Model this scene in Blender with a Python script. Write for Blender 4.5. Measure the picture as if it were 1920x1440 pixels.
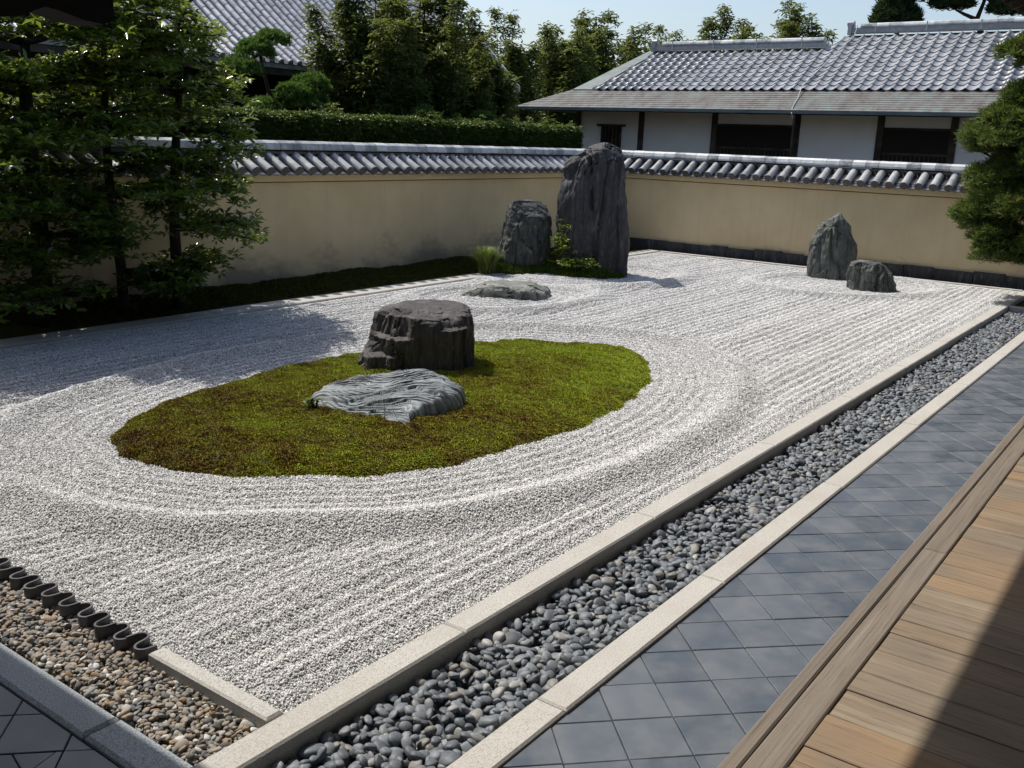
import bpy, math, random
import numpy as np
from mathutils import Vector, Matrix, Euler

# ------------------------------------------------------------------ camera, sky, sun, exposure
sc = bpy.context.scene
for o in list(bpy.data.objects):
    bpy.data.objects.remove(o)
COL = sc.collection
CAM_H = 2.4
YAW, PITCH, ROLL = math.radians(35.8192), math.radians(-14.2080), math.radians(2.1798)
f_ = Vector((math.cos(PITCH)*math.cos(YAW), math.cos(PITCH)*math.sin(YAW), math.sin(PITCH)))
r0 = f_.cross(Vector((0, 0, 1))).normalized()
u0 = r0.cross(f_)
r_ = math.cos(ROLL)*r0 + math.sin(ROLL)*u0
u_ = -math.sin(ROLL)*r0 + math.cos(ROLL)*u0
cd = bpy.data.cameras.new('camera')
cam = bpy.data.objects.new('camera', cd)
COL.objects.link(cam)
cam.matrix_world = Matrix(((r_.x, u_.x, -f_.x, 0), (r_.y, u_.y, -f_.y, 0), (r_.z, u_.z, -f_.z, CAM_H), (0, 0, 0, 1)))
cd.sensor_width = 36.0
cd.lens = 36.0*1812.47/1920
cd.clip_start = 0.05
cd.clip_end = 2000
sc.camera = cam

SUN = Vector((0.02, 0.66, 1.0)).normalized()
w = bpy.data.worlds.new('World'); sc.world = w; w.use_nodes = True
wn = w.node_tree; wn.nodes.clear()
sky = wn.nodes.new('ShaderNodeTexSky'); sky.sky_type = 'NISHITA'; sky.sun_disc = False
sky.sun_elevation = math.asin(SUN.z); sky.sun_rotation = math.atan2(SUN.x, SUN.y)
sky.air_density = 1.0; sky.dust_density = 2.4; sky.ozone_density = 1.0; sky.altitude = 60
bg = wn.nodes.new('ShaderNodeBackground'); bg.inputs['Strength'].default_value = 0.14
wo = wn.nodes.new('ShaderNodeOutputWorld')
wn.links.new(sky.outputs[0], bg.inputs[0]); wn.links.new(bg.outputs[0], wo.inputs[0])
sl = bpy.data.lights.new('sun', 'SUN'); sl.energy = 4.3; sl.angle = math.radians(0.53); sl.color = (1.0, 0.95, 0.87)
so = bpy.data.objects.new('sun', sl); COL.objects.link(so)
so.rotation_euler = SUN.to_track_quat('Z', 'Y').to_euler()
so.location = (0, 30, 40)
vs = sc.view_settings
vs.view_transform = 'Standard'; vs.look = 'None'; vs.exposure = 0.26; vs.gamma = 1.0; vs.use_curve_mapping = False
sc.cycles.max_bounces = 5; sc.cycles.diffuse_bounces = 3; sc.cycles.glossy_bounces = 2; sc.cycles.use_adaptive_sampling = True; sc.cycles.adaptive_threshold = 0.02; sc.cycles.transmission_bounces = 4
sc.cycles.use_denoising = True

# ------------------------------------------------------------------ helpers
rng = np.random.default_rng(7)
random.seed(7)

def project(P):
    """pixel (of a 1920 frame) and depth of world points; used to rank repeats by how large they show"""
    P = np.atleast_2d(P) - np.array([0, 0, CAM_H])
    R = np.array([r_[:], u_[:], f_[:]])
    c = P @ R.T
    d = np.where(c[:, 2] > 0.01, c[:, 2], 0.01)
    return 960 + 1812.47*c[:, 0]/d, 720 - 1812.47*c[:, 1]/d, c[:, 2]

def _hash(ix, iy, iz, seed):
    h = (ix.astype(np.int64)*374761393 + iy.astype(np.int64)*668265263 + iz.astype(np.int64)*2147483647 + seed*974634777) & 0xFFFFFFFF
    h = ((h ^ (h >> 13))*1274126177) & 0xFFFFFFFF
    h = h ^ (h >> 16)
    return (h & 0xFFFFFF)/float(0xFFFFFF)

def vnoise(P, seed=0):
    P = np.asarray(P, float)
    i = np.floor(P); f = P - i; f = f*f*(3 - 2*f); i = i.astype(np.int64)
    out = 0
    for dx in (0, 1):
        for dy in (0, 1):
            for dz in (0, 1):
                wgt = (f[:, 0] if dx else 1 - f[:, 0])*(f[:, 1] if dy else 1 - f[:, 1])*(f[:, 2] if dz else 1 - f[:, 2])
                out = out + wgt*_hash(i[:, 0] + dx, i[:, 1] + dy, i[:, 2] + dz, seed)
    return out*2 - 1

def fbm(P, oct=4, seed=0, gain=0.5):
    P = np.asarray(P, float); a = 1; s = 0; t = 0
    for k in range(oct):
        s = s + a*vnoise(P*(2.03**k), seed + k*17); t += a; a *= gain
    return s/t

def ridged(P, oct=4, seed=0):
    P = np.asarray(P, float); a = 1; s = 0; t = 0
    for k in range(oct):
        s = s + a*(1 - 2*np.abs(vnoise(P*(2.1**k), seed + k*17))); t += a; a *= 0.5
    return s/t

def mesh_np(name, V, F, mats=None, smooth=False, attrs=None, mat_idx=None):
    V = np.asarray(V, np.float32)
    me = bpy.data.meshes.new(name)
    if isinstance(F, np.ndarray):
        n, k = F.shape
        me.vertices.add(len(V)); me.vertices.foreach_set('co', V.ravel())
        me.loops.add(n*k); me.loops.foreach_set('vertex_index', F.astype(np.int32).ravel())
        me.polygons.add(n); me.polygons.foreach_set('loop_start', np.arange(0, n*k, k, dtype=np.int32))
        me.update(calc_edges=True)
    else:
        me.from_pydata([tuple(v) for v in V], [], [tuple(int(i) for i in f) for f in F]); me.update()
    for m in (mats if isinstance(mats, (list, tuple)) else [mats] if mats else []):
        me.materials.append(m)
    if smooth:
        me.polygons.foreach_set('use_smooth', np.ones(len(me.polygons), bool))
    if mat_idx is not None:
        me.polygons.foreach_set('material_index', np.asarray(mat_idx, np.int32))
    for an, av in (attrs or {}).items():
        a = me.attributes.new(an, 'FLOAT', 'POINT'); a.data.foreach_set('value', np.asarray(av, np.float32))
    me.validate(); return me

def tag(o, label=None, cat=None, group=None, kind=None):
    if label: o['label'] = label
    if cat: o['category'] = cat
    if group: o['group'] = group
    if kind: o['kind'] = kind
    return o

def thing(name, loc, label, cat, group=None, kind=None):
    o = bpy.data.objects.new(name, None); COL.objects.link(o)
    o.location = loc; o.empty_display_size = 0.2
    return tag(o, label, cat, group, kind)

def put(name, me, parent=None, loc=(0, 0, 0), rot=(0, 0, 0), scale=(1, 1, 1), base=None):
    """an object at world loc; a child keeps its world place (parents are never rotated or scaled)"""
    o = bpy.data.objects.new(name, me); COL.objects.link(o)
    o.location = loc; o.rotation_euler = rot; o.scale = scale
    if parent is not None:
        o.parent = parent
        p = Vector(parent.location)
        q = parent.parent
        while q is not None:
            p = p + Vector(q.location) - Vector(q.location); q = q.parent
        o.matrix_parent_inverse = Matrix.Translation(-world_loc(parent))
    return o

def world_loc(o):
    return Vector(o.location)

def box(x0, x1, y0, y1, z0, z1):
    V = [(x0, y0, z0), (x1, y0, z0), (x1, y1, z0), (x0, y1, z0), (x0, y0, z1), (x1, y0, z1), (x1, y1, z1), (x0, y1, z1)]
    F = [(3, 2, 1, 0), (4, 5, 6, 7), (0, 1, 5, 4), (1, 2, 6, 5), (2, 3, 7, 6), (3, 0, 4, 7)]
    return V, F

def cbox(x0, x1, y0, y1, z0, z1, c=0.008):
    """box with chamfered upper edges"""
    V = [(x0, y0, z0), (x1, y0, z0), (x1, y1, z0), (x0, y1, z0), (x0, y0, z1 - c), (x1, y0, z1 - c), (x1, y1, z1 - c), (x0, y1, z1 - c),
         (x0 + c, y0 + c, z1), (x1 - c, y0 + c, z1), (x1 - c, y1 - c, z1), (x0 + c, y1 - c, z1)]
    F = [(3, 2, 1, 0), (8, 9, 10, 11)]
    for i in range(4):
        j = (i + 1) % 4
        F.append((i, j, 4 + j, 4 + i)); F.append((4 + i, 4 + j, 8 + j, 8 + i))
    return V, F

def joined(parts):
    V = []; F = []
    for v, f in parts:
        b = len(V); V += [tuple(q) for q in v]; F += [tuple(i + b for i in g) for g in f]
    return V, F

def prism(poly, z0, z1, c=0.0):
    """extrude a convex polygon (ccw in xy); c = chamfer of the upper edge"""
    n = len(poly); cx = sum(p[0] for p in poly)/n; cy = sum(p[1] for p in poly)/n
    V = [(p[0], p[1], z0) for p in poly] + [(p[0], p[1], z1 - c) for p in poly]
    F = [tuple(range(n))[::-1]] + [(i, (i + 1) % n, n + (i + 1) % n, n + i) for i in range(n)]
    if c > 0:
        for p in poly:
            d = math.hypot(cx - p[0], cy - p[1]) or 1
            k = min(1.4*c/d, .4)
            V.append((p[0] + (cx - p[0])*k, p[1] + (cy - p[1])*k, z1))
        F += [(n + i, n + (i + 1) % n, 2*n + (i + 1) % n, 2*n + i) for i in range(n)]
        F.append(tuple(range(2*n, 3*n)))
    else:
        F.append(tuple(range(n, 2*n)))
    return V, F

def tube(pts, rad, seg=8, cap=True):
    pts = [Vector(p) for p in pts]; V = []; F = []
    n = len(pts)
    if not hasattr(rad, '__len__'): rad = [rad]*n
    up = Vector((0.31, 0.17, 0.93))
    for i, p in enumerate(pts):
        t = (pts[min(i + 1, n - 1)] - pts[max(i - 1, 0)]).normalized()
        a = t.cross(up)
        if a.length < 1e-3: a = t.cross(Vector((1, 0, 0)))
        a.normalize(); b = t.cross(a)
        for k in range(seg):
            g = 2*math.pi*k/seg
            V.append(tuple(p + (a*math.cos(g) + b*math.sin(g))*rad[i]))
    for i in range(n - 1):
        for k in range(seg):
            j = (k + 1) % seg
            F.append((i*seg + k, i*seg + j, (i + 1)*seg + j, (i + 1)*seg + k))
    if cap:
        F.append(tuple(range(seg))[::-1]); F.append(tuple(range((n - 1)*seg, n*seg)))
    return V, F

def mk(name, VF, m, parent=None, smooth=False, **kw):
    return put(name, mesh_np(name, VF[0], VF[1], m, smooth), parent, **kw)

# -------- node material helper
class M:
    def __init__(s, name, rough=0.8, spec=0.3):
        s.m = bpy.data.materials.new(name); s.m.use_nodes = True
        s.nt = s.m.node_tree; s.b = s.nt.nodes['Principled BSDF']
        s.b.inputs['Roughness'].default_value = rough
        s.b.inputs['Specular IOR Level'].default_value = spec
    def n(s, t, props=None, **inp):
        nd = s.nt.nodes.new('ShaderNode' + t)
        for k, v in (props or {}).items(): setattr(nd, k, v)
        for k, v in inp.items():
            k2 = k.replace('_', ' ')
            sock = nd.inputs[int(k[1:])] if k[0] == 'i' and k[1:].isdigit() else nd.inputs[k2]
            if isinstance(v, bpy.types.NodeSocket): s.nt.links.new(v, sock)
            else: sock.default_value = v
        return nd
    def coord(s, kind='Object', scale=(1, 1, 1), rot=(0, 0, 0)):
        tc = s.n('TexCoord')
        mp = s.n('Mapping', Vector=tc.outputs[kind], Scale=scale, Rotation=rot)
        return mp.outputs[0]
    def wpos(s, scale=(1, 1, 1), rot=(0, 0, 0)):
        g = s.n('NewGeometry')
        return s.n('Mapping', Vector=g.outputs['Position'], Scale=scale, Rotation=rot).outputs[0]
    def noise(s, vec, scale=5., detail=4., rough=.55, dist=0.):
        return s.n('TexNoise', Vector=vec, Scale=scale, Detail=detail, Roughness=rough, Distortion=dist).outputs['Fac']
    def ramp(s, fac, stops):
        r = s.n('ValToRGB', Fac=fac); e = r.color_ramp.elements
        while len(e) < len(stops): e.new(0.5)
        for el, (p, c) in zip(e, stops):
            el.position = p; el.color = (*c, 1) if len(c) == 3 else c
        return r.outputs['Color']
    def mix(s, fac, a, b, mode='MIX'):
        nd = s.nt.nodes.new('ShaderNodeMix'); nd.data_type = 'RGBA'; nd.blend_type = mode
        for sock, v in ((nd.inputs['Factor'], fac), (nd.inputs[6], a), (nd.inputs[7], b)):
            if isinstance(v, bpy.types.NodeSocket): s.nt.links.new(v, sock)
            elif isinstance(v, (tuple, list)): sock.default_value = (*v, 1) if len(v) == 3 else v
            else: sock.default_value = v
        return nd.outputs[2]
    def math(s, op, a, b=0.5):
        nd = s.nt.nodes.new('ShaderNodeMath'); nd.operation = op
        for sock, v in ((nd.inputs[0], a), (nd.inputs[1], b)):
            if isinstance(v, bpy.types.NodeSocket): s.nt.links.new(v, sock)
            else: sock.default_value = v
        return nd.outputs[0]
    def maprange(s, v, a, b, c, d):
        return s.n('MapRange', Value=v, From_Min=a, From_Max=b, To_Min=c, To_Max=d).outputs[0]
    def rnd(s):
        return s.n('ObjectInfo').outputs['Random']
    def attr(s, name):
        return s.n('Attribute', props=dict(attribute_name=name)).outputs['Fac']
    def set(s, color=None, rough=None, bump=None, bs=0.3, bd=0.01, **kw):
        if color is not None:
            if isinstance(color, bpy.types.NodeSocket): s.nt.links.new(color, s.b.inputs['Base Color'])
            else: s.b.inputs['Base Color'].default_value = (*color, 1)
        if rough is not None:
            if isinstance(rough, bpy.types.NodeSocket): s.nt.links.new(rough, s.b.inputs['Roughness'])
            else: s.b.inputs['Roughness'].default_value = rough
        if bump is not None:
            nd = s.n('Bump', Height=bump, Strength=bs, Distance=bd)
            s.nt.links.new(nd.outputs[0], s.b.inputs['Normal'])
        return s.m

def leaf_mat(name, stops, rough=.42, spec=.4, trans=.3, tcol=(.16, .22, .02)):
    a = M(name, rough, spec)
    t = a.attr('tint')
    col = a.ramp(t, stops)
    a.set(col)
    tr = a.n('BsdfTranslucent', Color=a.mix(.5, col, tcol))
    mx = a.n('MixShader', Fac=trans)
    a.nt.links.new(a.b.outputs[0], mx.inputs[1]); a.nt.links.new(tr.outputs[0], mx.inputs[2])
    a.nt.links.new(mx.outputs[0], a.nt.nodes['Material Output'].inputs['Surface'])
    return a.m

MAT = {}
def build_materials():
    # bare soil far and near
    a = M('soil', .95, .1); c = a.wpos()
    MAT['soil'] = a.set(a.ramp(a.noise(c, 3, 6), [(.3, (.035, .028, .018)), (.7, (.08, .065, .045))]), bump=a.noise(c, 30, 4), bs=.6)
    # white granite chips
    a = M('gravel_chip', .85, .25); r = a.rnd()
    MAT['chip'] = a.set(a.ramp(r, [(0, (.17, .17, .17)), (.08, (.34, .338, .332)), (.26, (.52, .515, .50)), (.78, (.64, .633, .615)), (1, (.77, .762, .742))]))
    a = M('gravel_under', .95, .1); c = a.wpos()
    MAT['under'] = a.set(a.ramp(a.noise(c, 160, 3, .7), [(.3, (.20, .20, .20)), (.65, (.55, .545, .53))]), bump=a.noise(c, 130, 3), bs=.8, bd=.01)
    # granite kerbs
    a = M('granite', .8, .3); c = a.wpos(); r = a.rnd()
    sp = a.noise(c, 170, 2, .6); big = a.noise(c, 2.2, 5, .6)
    col = a.ramp(sp, [(.30, (.16, .152, .14)), (.42, (.39, .375, .345)), (.62, (.49, .475, .445)), (.8, (.63, .615, .58))])
    col = a.mix(a.maprange(big, .35, .7, 0, .35), col, (.30, .275, .235), 'MIX')
    col = a.mix(a.maprange(r, 0, 1, 0, .16), col, (.36, .33, .26))
    MAT['granite'] = a.set(col, bump=sp, bs=.5, bd=.004)
    a = M('granite_grey', .85, .3); c = a.wpos()
    sp = a.noise(c, 140, 3, .7); big = a.noise(c, 3, 5, .6)
    col = a.ramp(sp, [(.32, (.13, .15, .165)), (.5, (.34, .375, .40)), (.75, (.58, .62, .65))])  # grey stone, with the bluish cast of the shaded corner mixed into its colour
    MAT['granite_grey'] = a.set(a.mix(a.maprange(big, .3, .7, 0, .35), col, (.2, .21, .21)), bump=a.mix(.5, sp, a.noise(c, 28, 4, .7)), bs=.9, bd=.012)
    # slate-blue paving tile
    a = M('paving_tile', .5, .45); c = a.wpos(); r = a.rnd()
    n1 = a.noise(c, 5, 5, .6); n2 = a.noise(c, 60, 3)
    col = a.ramp(r, [(0, (.052, .064, .080)), (.5, (.074, .088, .106)), (1, (.098, .110, .126))])
    col = a.mix(a.maprange(n1, .38, .72, 0, .6), col, (.15, .158, .168))
    col = a.mix(a.maprange(n2, .66, .78, 0, .3), col, (.28, .27, .25))
    MAT['paving'] = a.set(col, rough=a.maprange(n1, .3, .7, .36, .62), bump=n2, bs=.15, bd=.003)
    a = M('joint_fill', .95, .05)
    MAT['joint'] = a.set((.03, .03, .028))
    # river pebbles
    a = M('pebble', .55, .35); r = a.rnd(); c = a.coord('Object')
    col = a.ramp(r, [(0, (.052, .061, .073)), (.25, (.092, .106, .123)), (.55, (.138, .156, .175)), (.84, (.195, .213, .230)), (.92, (.18, .165, .14)), (.98, (.29, .288, .28)), (1, (.40, .39, .37))])
    MAT['pebble'] = a.set(a.mix(.25, col, a.ramp(a.noise(c, 2.2, 4), [(.3, (.06, .065, .07)), (.7, (.22, .225, .23))])), bump=a.noise(c, 6, 3), bs=.06)
    a = M('brown_stone', .7, .3); r = a.rnd()
    MAT['brown'] = a.set(a.ramp(r, [(0, (.07, .068, .065)), (.15, (.13, .125, .12)), (.32, (.24, .215, .18)), (.5, (.27, .225, .17)), (.60, (.24, .155, .09)), (.66, (.30, .245, .18)), (.86, (.18, .18, .18)), (.95, (.44, .42, .38)), (1, (.6, .58, .55))]))
    # timber
    def wood(name, stops, sx, rough=.75, grey=0.0, warm=0.0, axis=0):
        a = M(name, rough, .25); r = a.rnd()
        g = a.n('NewGeometry'); off = a.n('CombineXYZ', X=a.math('MULTIPLY', r, 37.), Y=a.math('MULTIPLY', r, 91.), Z=a.math('MULTIPLY', r, 13.))
        p = a.n('VectorMath', props=dict(operation='ADD')); a.nt.links.new(g.outputs['Position'], p.inputs[0]); a.nt.links.new(off.outputs[0], p.inputs[1])
        sc_ = (sx, 1, 1) if axis == 0 else (1, sx, 1)
        mp = a.n('Mapping', Vector=p.outputs[0], Scale=sc_).outputs[0]
        n1 = a.noise(mp, 34, 8, .72, .5); n2 = a.noise(mp, 6, 4, .5, 1.2); n3 = a.noise(mp, 120, 4, .65)
        col = a.ramp(n1, stops)
        col = a.mix(a.maprange(n2, .35, .7, 0, .55), col, stops[0][1])
        if warm: col = a.mix(a.maprange(r, .5, 1, 0, warm), col, (.30, .185, .095))
        dk = a.maprange(n3, .56, .70, 0, .75); col = a.mix(dk, col, (.055, .042, .03))
        bl = a.noise(p.outputs[0], 1.7, 4); col = a.mix(a.maprange(bl, .42, .68, 0, .5), col, (.13, .118, .10))
        return a.set(col, bump=a.mix(.5, n1, n3), bs=.7, bd=.006)
    MAT['deck'] = wood('deck_wood', [(.30, (.15, .115, .080)), (.5, (.235, .185, .130)), (.72, (.32, .265, .195))], .035, warm=.6, axis=1)
    MAT['beam'] = wood('beam_wood', [(.3, (.13, .105, .082)), (.5, (.195, .162, .128)), (.75, (.27, .235, .195))], .022, axis=0)
    MAT['dark_wood'] = wood('dark_wood', [(.3, (.020, .014, .010)), (.7, (.045, .032, .024))], .1, axis=1)
    # ochre plaster with grime low down and faint blotches
    a = M('ochre_plaster', .92, .1); c = a.wpos()
    n = a.noise(c, 1.1, 6, .6); n2 = a.noise(c, 45, 4)
    col = a.ramp(n, [(.3, (.53, .42, .245)), (.7, (.63, .51, .315))])
    g = a.n('NewGeometry'); z = a.n('SeparateXYZ', Vector=g.outputs['Position']).outputs['Z']
    gx_ = a.n('SeparateXYZ', Vector=g.outputs['Position']).outputs['X']
    gr = a.math('SUBTRACT', a.math('SUBTRACT', a.noise(a.wpos((.8, .8, 1.3)), 1.3, 6, .65), a.math('MULTIPLY', z, .42)), a.maprange(gx_, 15., 19., 0, .18))
    col = a.mix(a.maprange(gr, .27, .50, 0, .7), col, (.13, .125, .11))
    col = a.mix(a.maprange(a.noise(a.wpos((2.2, 2.2, .12)), 3.0, 5, .6), .52, .78, 0, .22), col, (.30, .25, .17))
    MAT['ochre'] = a.set(col, bump=a.mix(.5, n, n2), bs=.25, bd=.01)
    a = M('cornice_line_brown', .95, .05); MAT['line_brown'] = a.set((.10, .07, .035))  # even dark brown for the thin strip right under the cornice
    a = M('white_plaster', .9, .1); c = a.wpos()
    MAT['plaster'] = a.set(a.ramp(a.noise(c, .8, 5), [(.3, (.66, .67, .67)), (.7, (.76, .77, .77))]), bump=a.noise(c, 20, 3), bs=.1)
    # smoked grey roof tile
    def tile(name, lo, hi, rough, spec):
        a = M(name, rough, spec); r = a.rnd(); c = a.wpos()
        n = a.noise(c, 7, 5, .6); n2 = a.noise(c, 70, 3)
        col = a.ramp(r, [(0, lo), (.6, tuple((p + q)/2 for p, q in zip(lo, hi))), (1, hi)])
        col = a.mix(a.maprange(n, .42, .75, 0, .5), col, tuple(v*1.5 for v in hi))
        return a.set(col, rough=a.maprange(n, .3, .7, rough - .08, rough + .12), bump=n2, bs=.12, bd=.004)
    MAT['tile'] = tile('smoked_tile', (.15, .155, .16), (.34, .345, .34), .33, .9)
    MAT['pan'] = tile('pan_tile', (.045, .048, .055), (.10, .105, .11), .34, .7)  # darker than the cover tiles: shade between the ribs is put into the colour
    MAT['cap'] = tile('ridge_tile', (.15, .16, .165), (.58, .59, .58), .38, .7)
    MAT['tile_far'] = tile('pantile', (.16, .17, .185), (.30, .31, .325), .42, .55)
    MAT['tile_hall'] = tile('hall_tile', (.24, .25, .275), (.40, .41, .44), .36, .65)
    MAT['edging'] = tile('edging_tile', (.035, .033, .036), (.07, .068, .072), .42, .5)
    # copper / shingle pent roof
    a = M('shingle', .7, .3); c = a.wpos((1, .55, 1)); c2 = a.wpos((1, 1.6, .3))
    st = a.noise(c2, 2.0, 5, .65); fine = a.noise(c, 16, 4, .7); r = a.rnd()
    col = a.ramp(st, [(.36, (.085, .078, .072)), (.50, (.13, .128, .12)), (.62, (.14, .178, .172))])
    col = a.mix(a.maprange(fine, .45, .7, 0, .45), col, (.25, .235, .215))
    col = a.mix(a.maprange(r, 0, 1, 0, .3), col, (.12, .10, .085))
    MAT['shingle'] = a.set(col, bump=fine, bs=.4, bd=.01)
    a = M('verdigris', .6, .4); c = a.wpos((1, 1, 4)); n = a.noise(c, 2.5, 5)
    MAT['copper'] = a.set(a.ramp(n, [(.35, (.07, .10, .105)), (.6, (.12, .16, .155)), (.75, (.10, .09, .08))]))
    a = M('dark_lattice', .8, .2)
    MAT['dark'] = a.set((.018, .015, .013))
    a = M('wire', .4, .5); MAT['wire'] = a.set((.42, .46, .44))
    # rocks
    def rock(name, stops, stretch, scale, vein, veins=.0, moss=.0, rough=.72):
        a = M(name, rough, .35); c = a.coord('Object', stretch)
        n1 = a.noise(c, scale, 8, .62, .5); n2 = a.noise(c, scale*5, 5, .65); n3 = a.noise(a.coord('Object'), 2.3, 4)
        col = a.ramp(n1, stops)
        col = a.mix(a.maprange(n2, .5, .75, 0, .5), col, tuple(v*1.7 for v in stops[-1][1]))
        if veins: col = a.mix(a.maprange(a.noise(c, scale*1.7, 3, .5, 1.5), .60, .68, 0, veins), col, vein)
        if moss: col = a.mix(a.maprange(n3, .5, .72, 0, moss), col, (.055, .075, .045))
        return a.set(col, bump=a.mix(.5, n1, n2), bs=.7, bd=.03)
    MAT['rock_tall'] = rock('dark_rock', [(.3, (.016, .016, .018)), (.52, (.034, .034, .036)), (.75, (.070, .069, .068))], (2.2, 2.2, .45), 2.2, (.15, .15, .15), .4)
    MAT['rock_mid'] = rock('veined_rock', [(.3, (.018, .018, .020)), (.5, (.040, .044, .043)), (.72, (.085, .10, .092))], (1.9, 1.9, .8), 2.4, (.20, .20, .18), .4, .4)
    MAT['rock_green'] = rock('green_rock', [(.3, (.034, .038, .034)), (.5, (.075, .082, .074)), (.75, (.15, .155, .138))], (2.2, 2.2, .5), 3, (.32, .31, .27), .3, .5)
    MAT['rock_flat'] = rock('grey_green_rock', [(.3, (.06, .066, .06)), (.5, (.15, .155, .14)), (.72, (.27, .275, .245))], (1, 1, 1.6), 3.5, (.38, .38, .34), .35, .4)
    MAT['rock_stump'] = rock('brown_black_rock', [(.3, (.018, .016, .015)), (.5, (.040, .035, .033)), (.72, (.090, .078, .072))], (3, 3, .5), 2.2, (.24, .20, .17), .25)
    a = M('banded_stone', .7, .35)
    t = a.attr('band'); c = a.coord('Object'); n = a.noise(c, 14, 6, .65); n2 = a.noise(c, 3, 4)
    col = a.ramp(t, [(.0, (.022, .024, .027)), (.35, (.075, .082, .086)), (.65, (.18, .20, .205)), (1, (.33, .365, .37))])
    col = a.mix(a.maprange(n2, .5, .75, 0, .45), col, (.16, .15, .155))
    MAT['rock_slab'] = a.set(a.mix(a.maprange(n, .45, .7, 0, .35), col, (.10, .105, .11)), bump=a.mix(.4, t, n), bs=.8, bd=.02)
    # moss
    a = M('moss_under', .95, .1); c = a.wpos()
    MAT['moss_under'] = a.set(a.ramp(a.noise(c, 6, 6, .7), [(.35, (.030, .026, .010)), (.65, (.075, .080, .016))]), bump=a.noise(c, 60, 4), bs=.8)
    a = M('moss_leaf', .8, .15)
    r = a.rnd(); g = a.n('NewGeometry'); oi = a.n('ObjectInfo')
    pos = a.n('Mapping', Vector=oi.outputs['Location']).outputs[0]
    big = a.noise(pos, 1.15, 4, .6, .4); med = a.noise(pos, 5.5, 4, .65); sep = a.n('SeparateXYZ', Vector=oi.outputs['Location'])
    bias = a.maprange(sep.outputs['X'], 4.2, 9.0, -.125, .08)
    v = a.math('ADD', a.math('ADD', a.math('MULTIPLY', big, .65), a.math('MULTIPLY', med, .42)), bias)
    v = a.math('ADD', v, a.maprange(r, 0, 1, -.05, .19))
    col = a.ramp(v, [(.33, (.10, .048, .030)), (.41, (.17, .095, .025)), (.49, (.24, .19, .024)), (.58, (.28, .29, .026)), (.74, (.35, .42, .04))])
    MAT['moss'] = a.set(col)
    a = M('moss_dark', .85, .1); r = a.rnd()
    MAT['moss_dark'] = a.set(a.ramp(r, [(0, (.045, .035, .010)), (.5, (.07, .070, .012)), (1, (.10, .115, .018))]))
    # leaves and bark
    MAT['leaf'] = leaf_mat('evergreen_leaf', [(0, (.022, .056, .012)), (.5, (.055, .115, .020)), (.85, (.115, .185, .028)), (1, (.22, .26, .04))], .22, .8, .36, (.36, .42, .04))
    MAT['bamboo'] = leaf_mat('bamboo_leaf', [(0, (.024, .042, .012)), (.5, (.060, .092, .022)), (.85, (.12, .15, .034)), (1, (.20, .20, .06))], .5, .35, .36, (.28, .32, .05))
    MAT['hedge'] = leaf_mat('hedge_leaf', [(0, (.020, .045, .010)), (.6, (.05, .09, .016)), (.9, (.11, .16, .025)), (1, (.20, .17, .05))], .45, .4, .28)
    MAT['needle'] = leaf_mat('pine_needle', [(0, (.028, .062, .016)), (.6, (.066, .14, .028)), (1, (.13, .22, .04))], .5, .35, .36, (.2, .34, .05))
    MAT['juniper'] = leaf_mat('juniper_needle', [(0, (.030, .060, .014)), (.5, (.070, .120, .024)), (.8, (.12, .16, .034)), (.93, (.18, .18, .045)), (1, (.20, .12, .05))], .55, .3, .32, (.25, .32, .05))
    MAT['grass'] = leaf_mat('grass_blade', [(0, (.05, .09, .02)), (.6, (.12, .18, .04)), (1, (.30, .29, .10))], .5, .3, .35)
    MAT['fern'] = leaf_mat('fern_leaf', [(0, (.05, .09, .012)), (.6, (.13, .18, .02)), (1, (.28, .27, .03))], .45, .35, .35)
    MAT['conifer'] = leaf_mat('dark_conifer', [(0, (.008, .022, .010)), (1, (.03, .07, .025))], .6, .25, .15)
    a = M('bark', .9, .15); c = a.coord('Object', (3, 3, .8))
    MAT['bark'] = a.set(a.ramp(a.noise(c, 8, 6), [(.3, (.016, .013, .010)), (.7, (.06, .05, .04))]), bump=a.noise(c, 20, 4), bs=.6)
build_materials()

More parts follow.
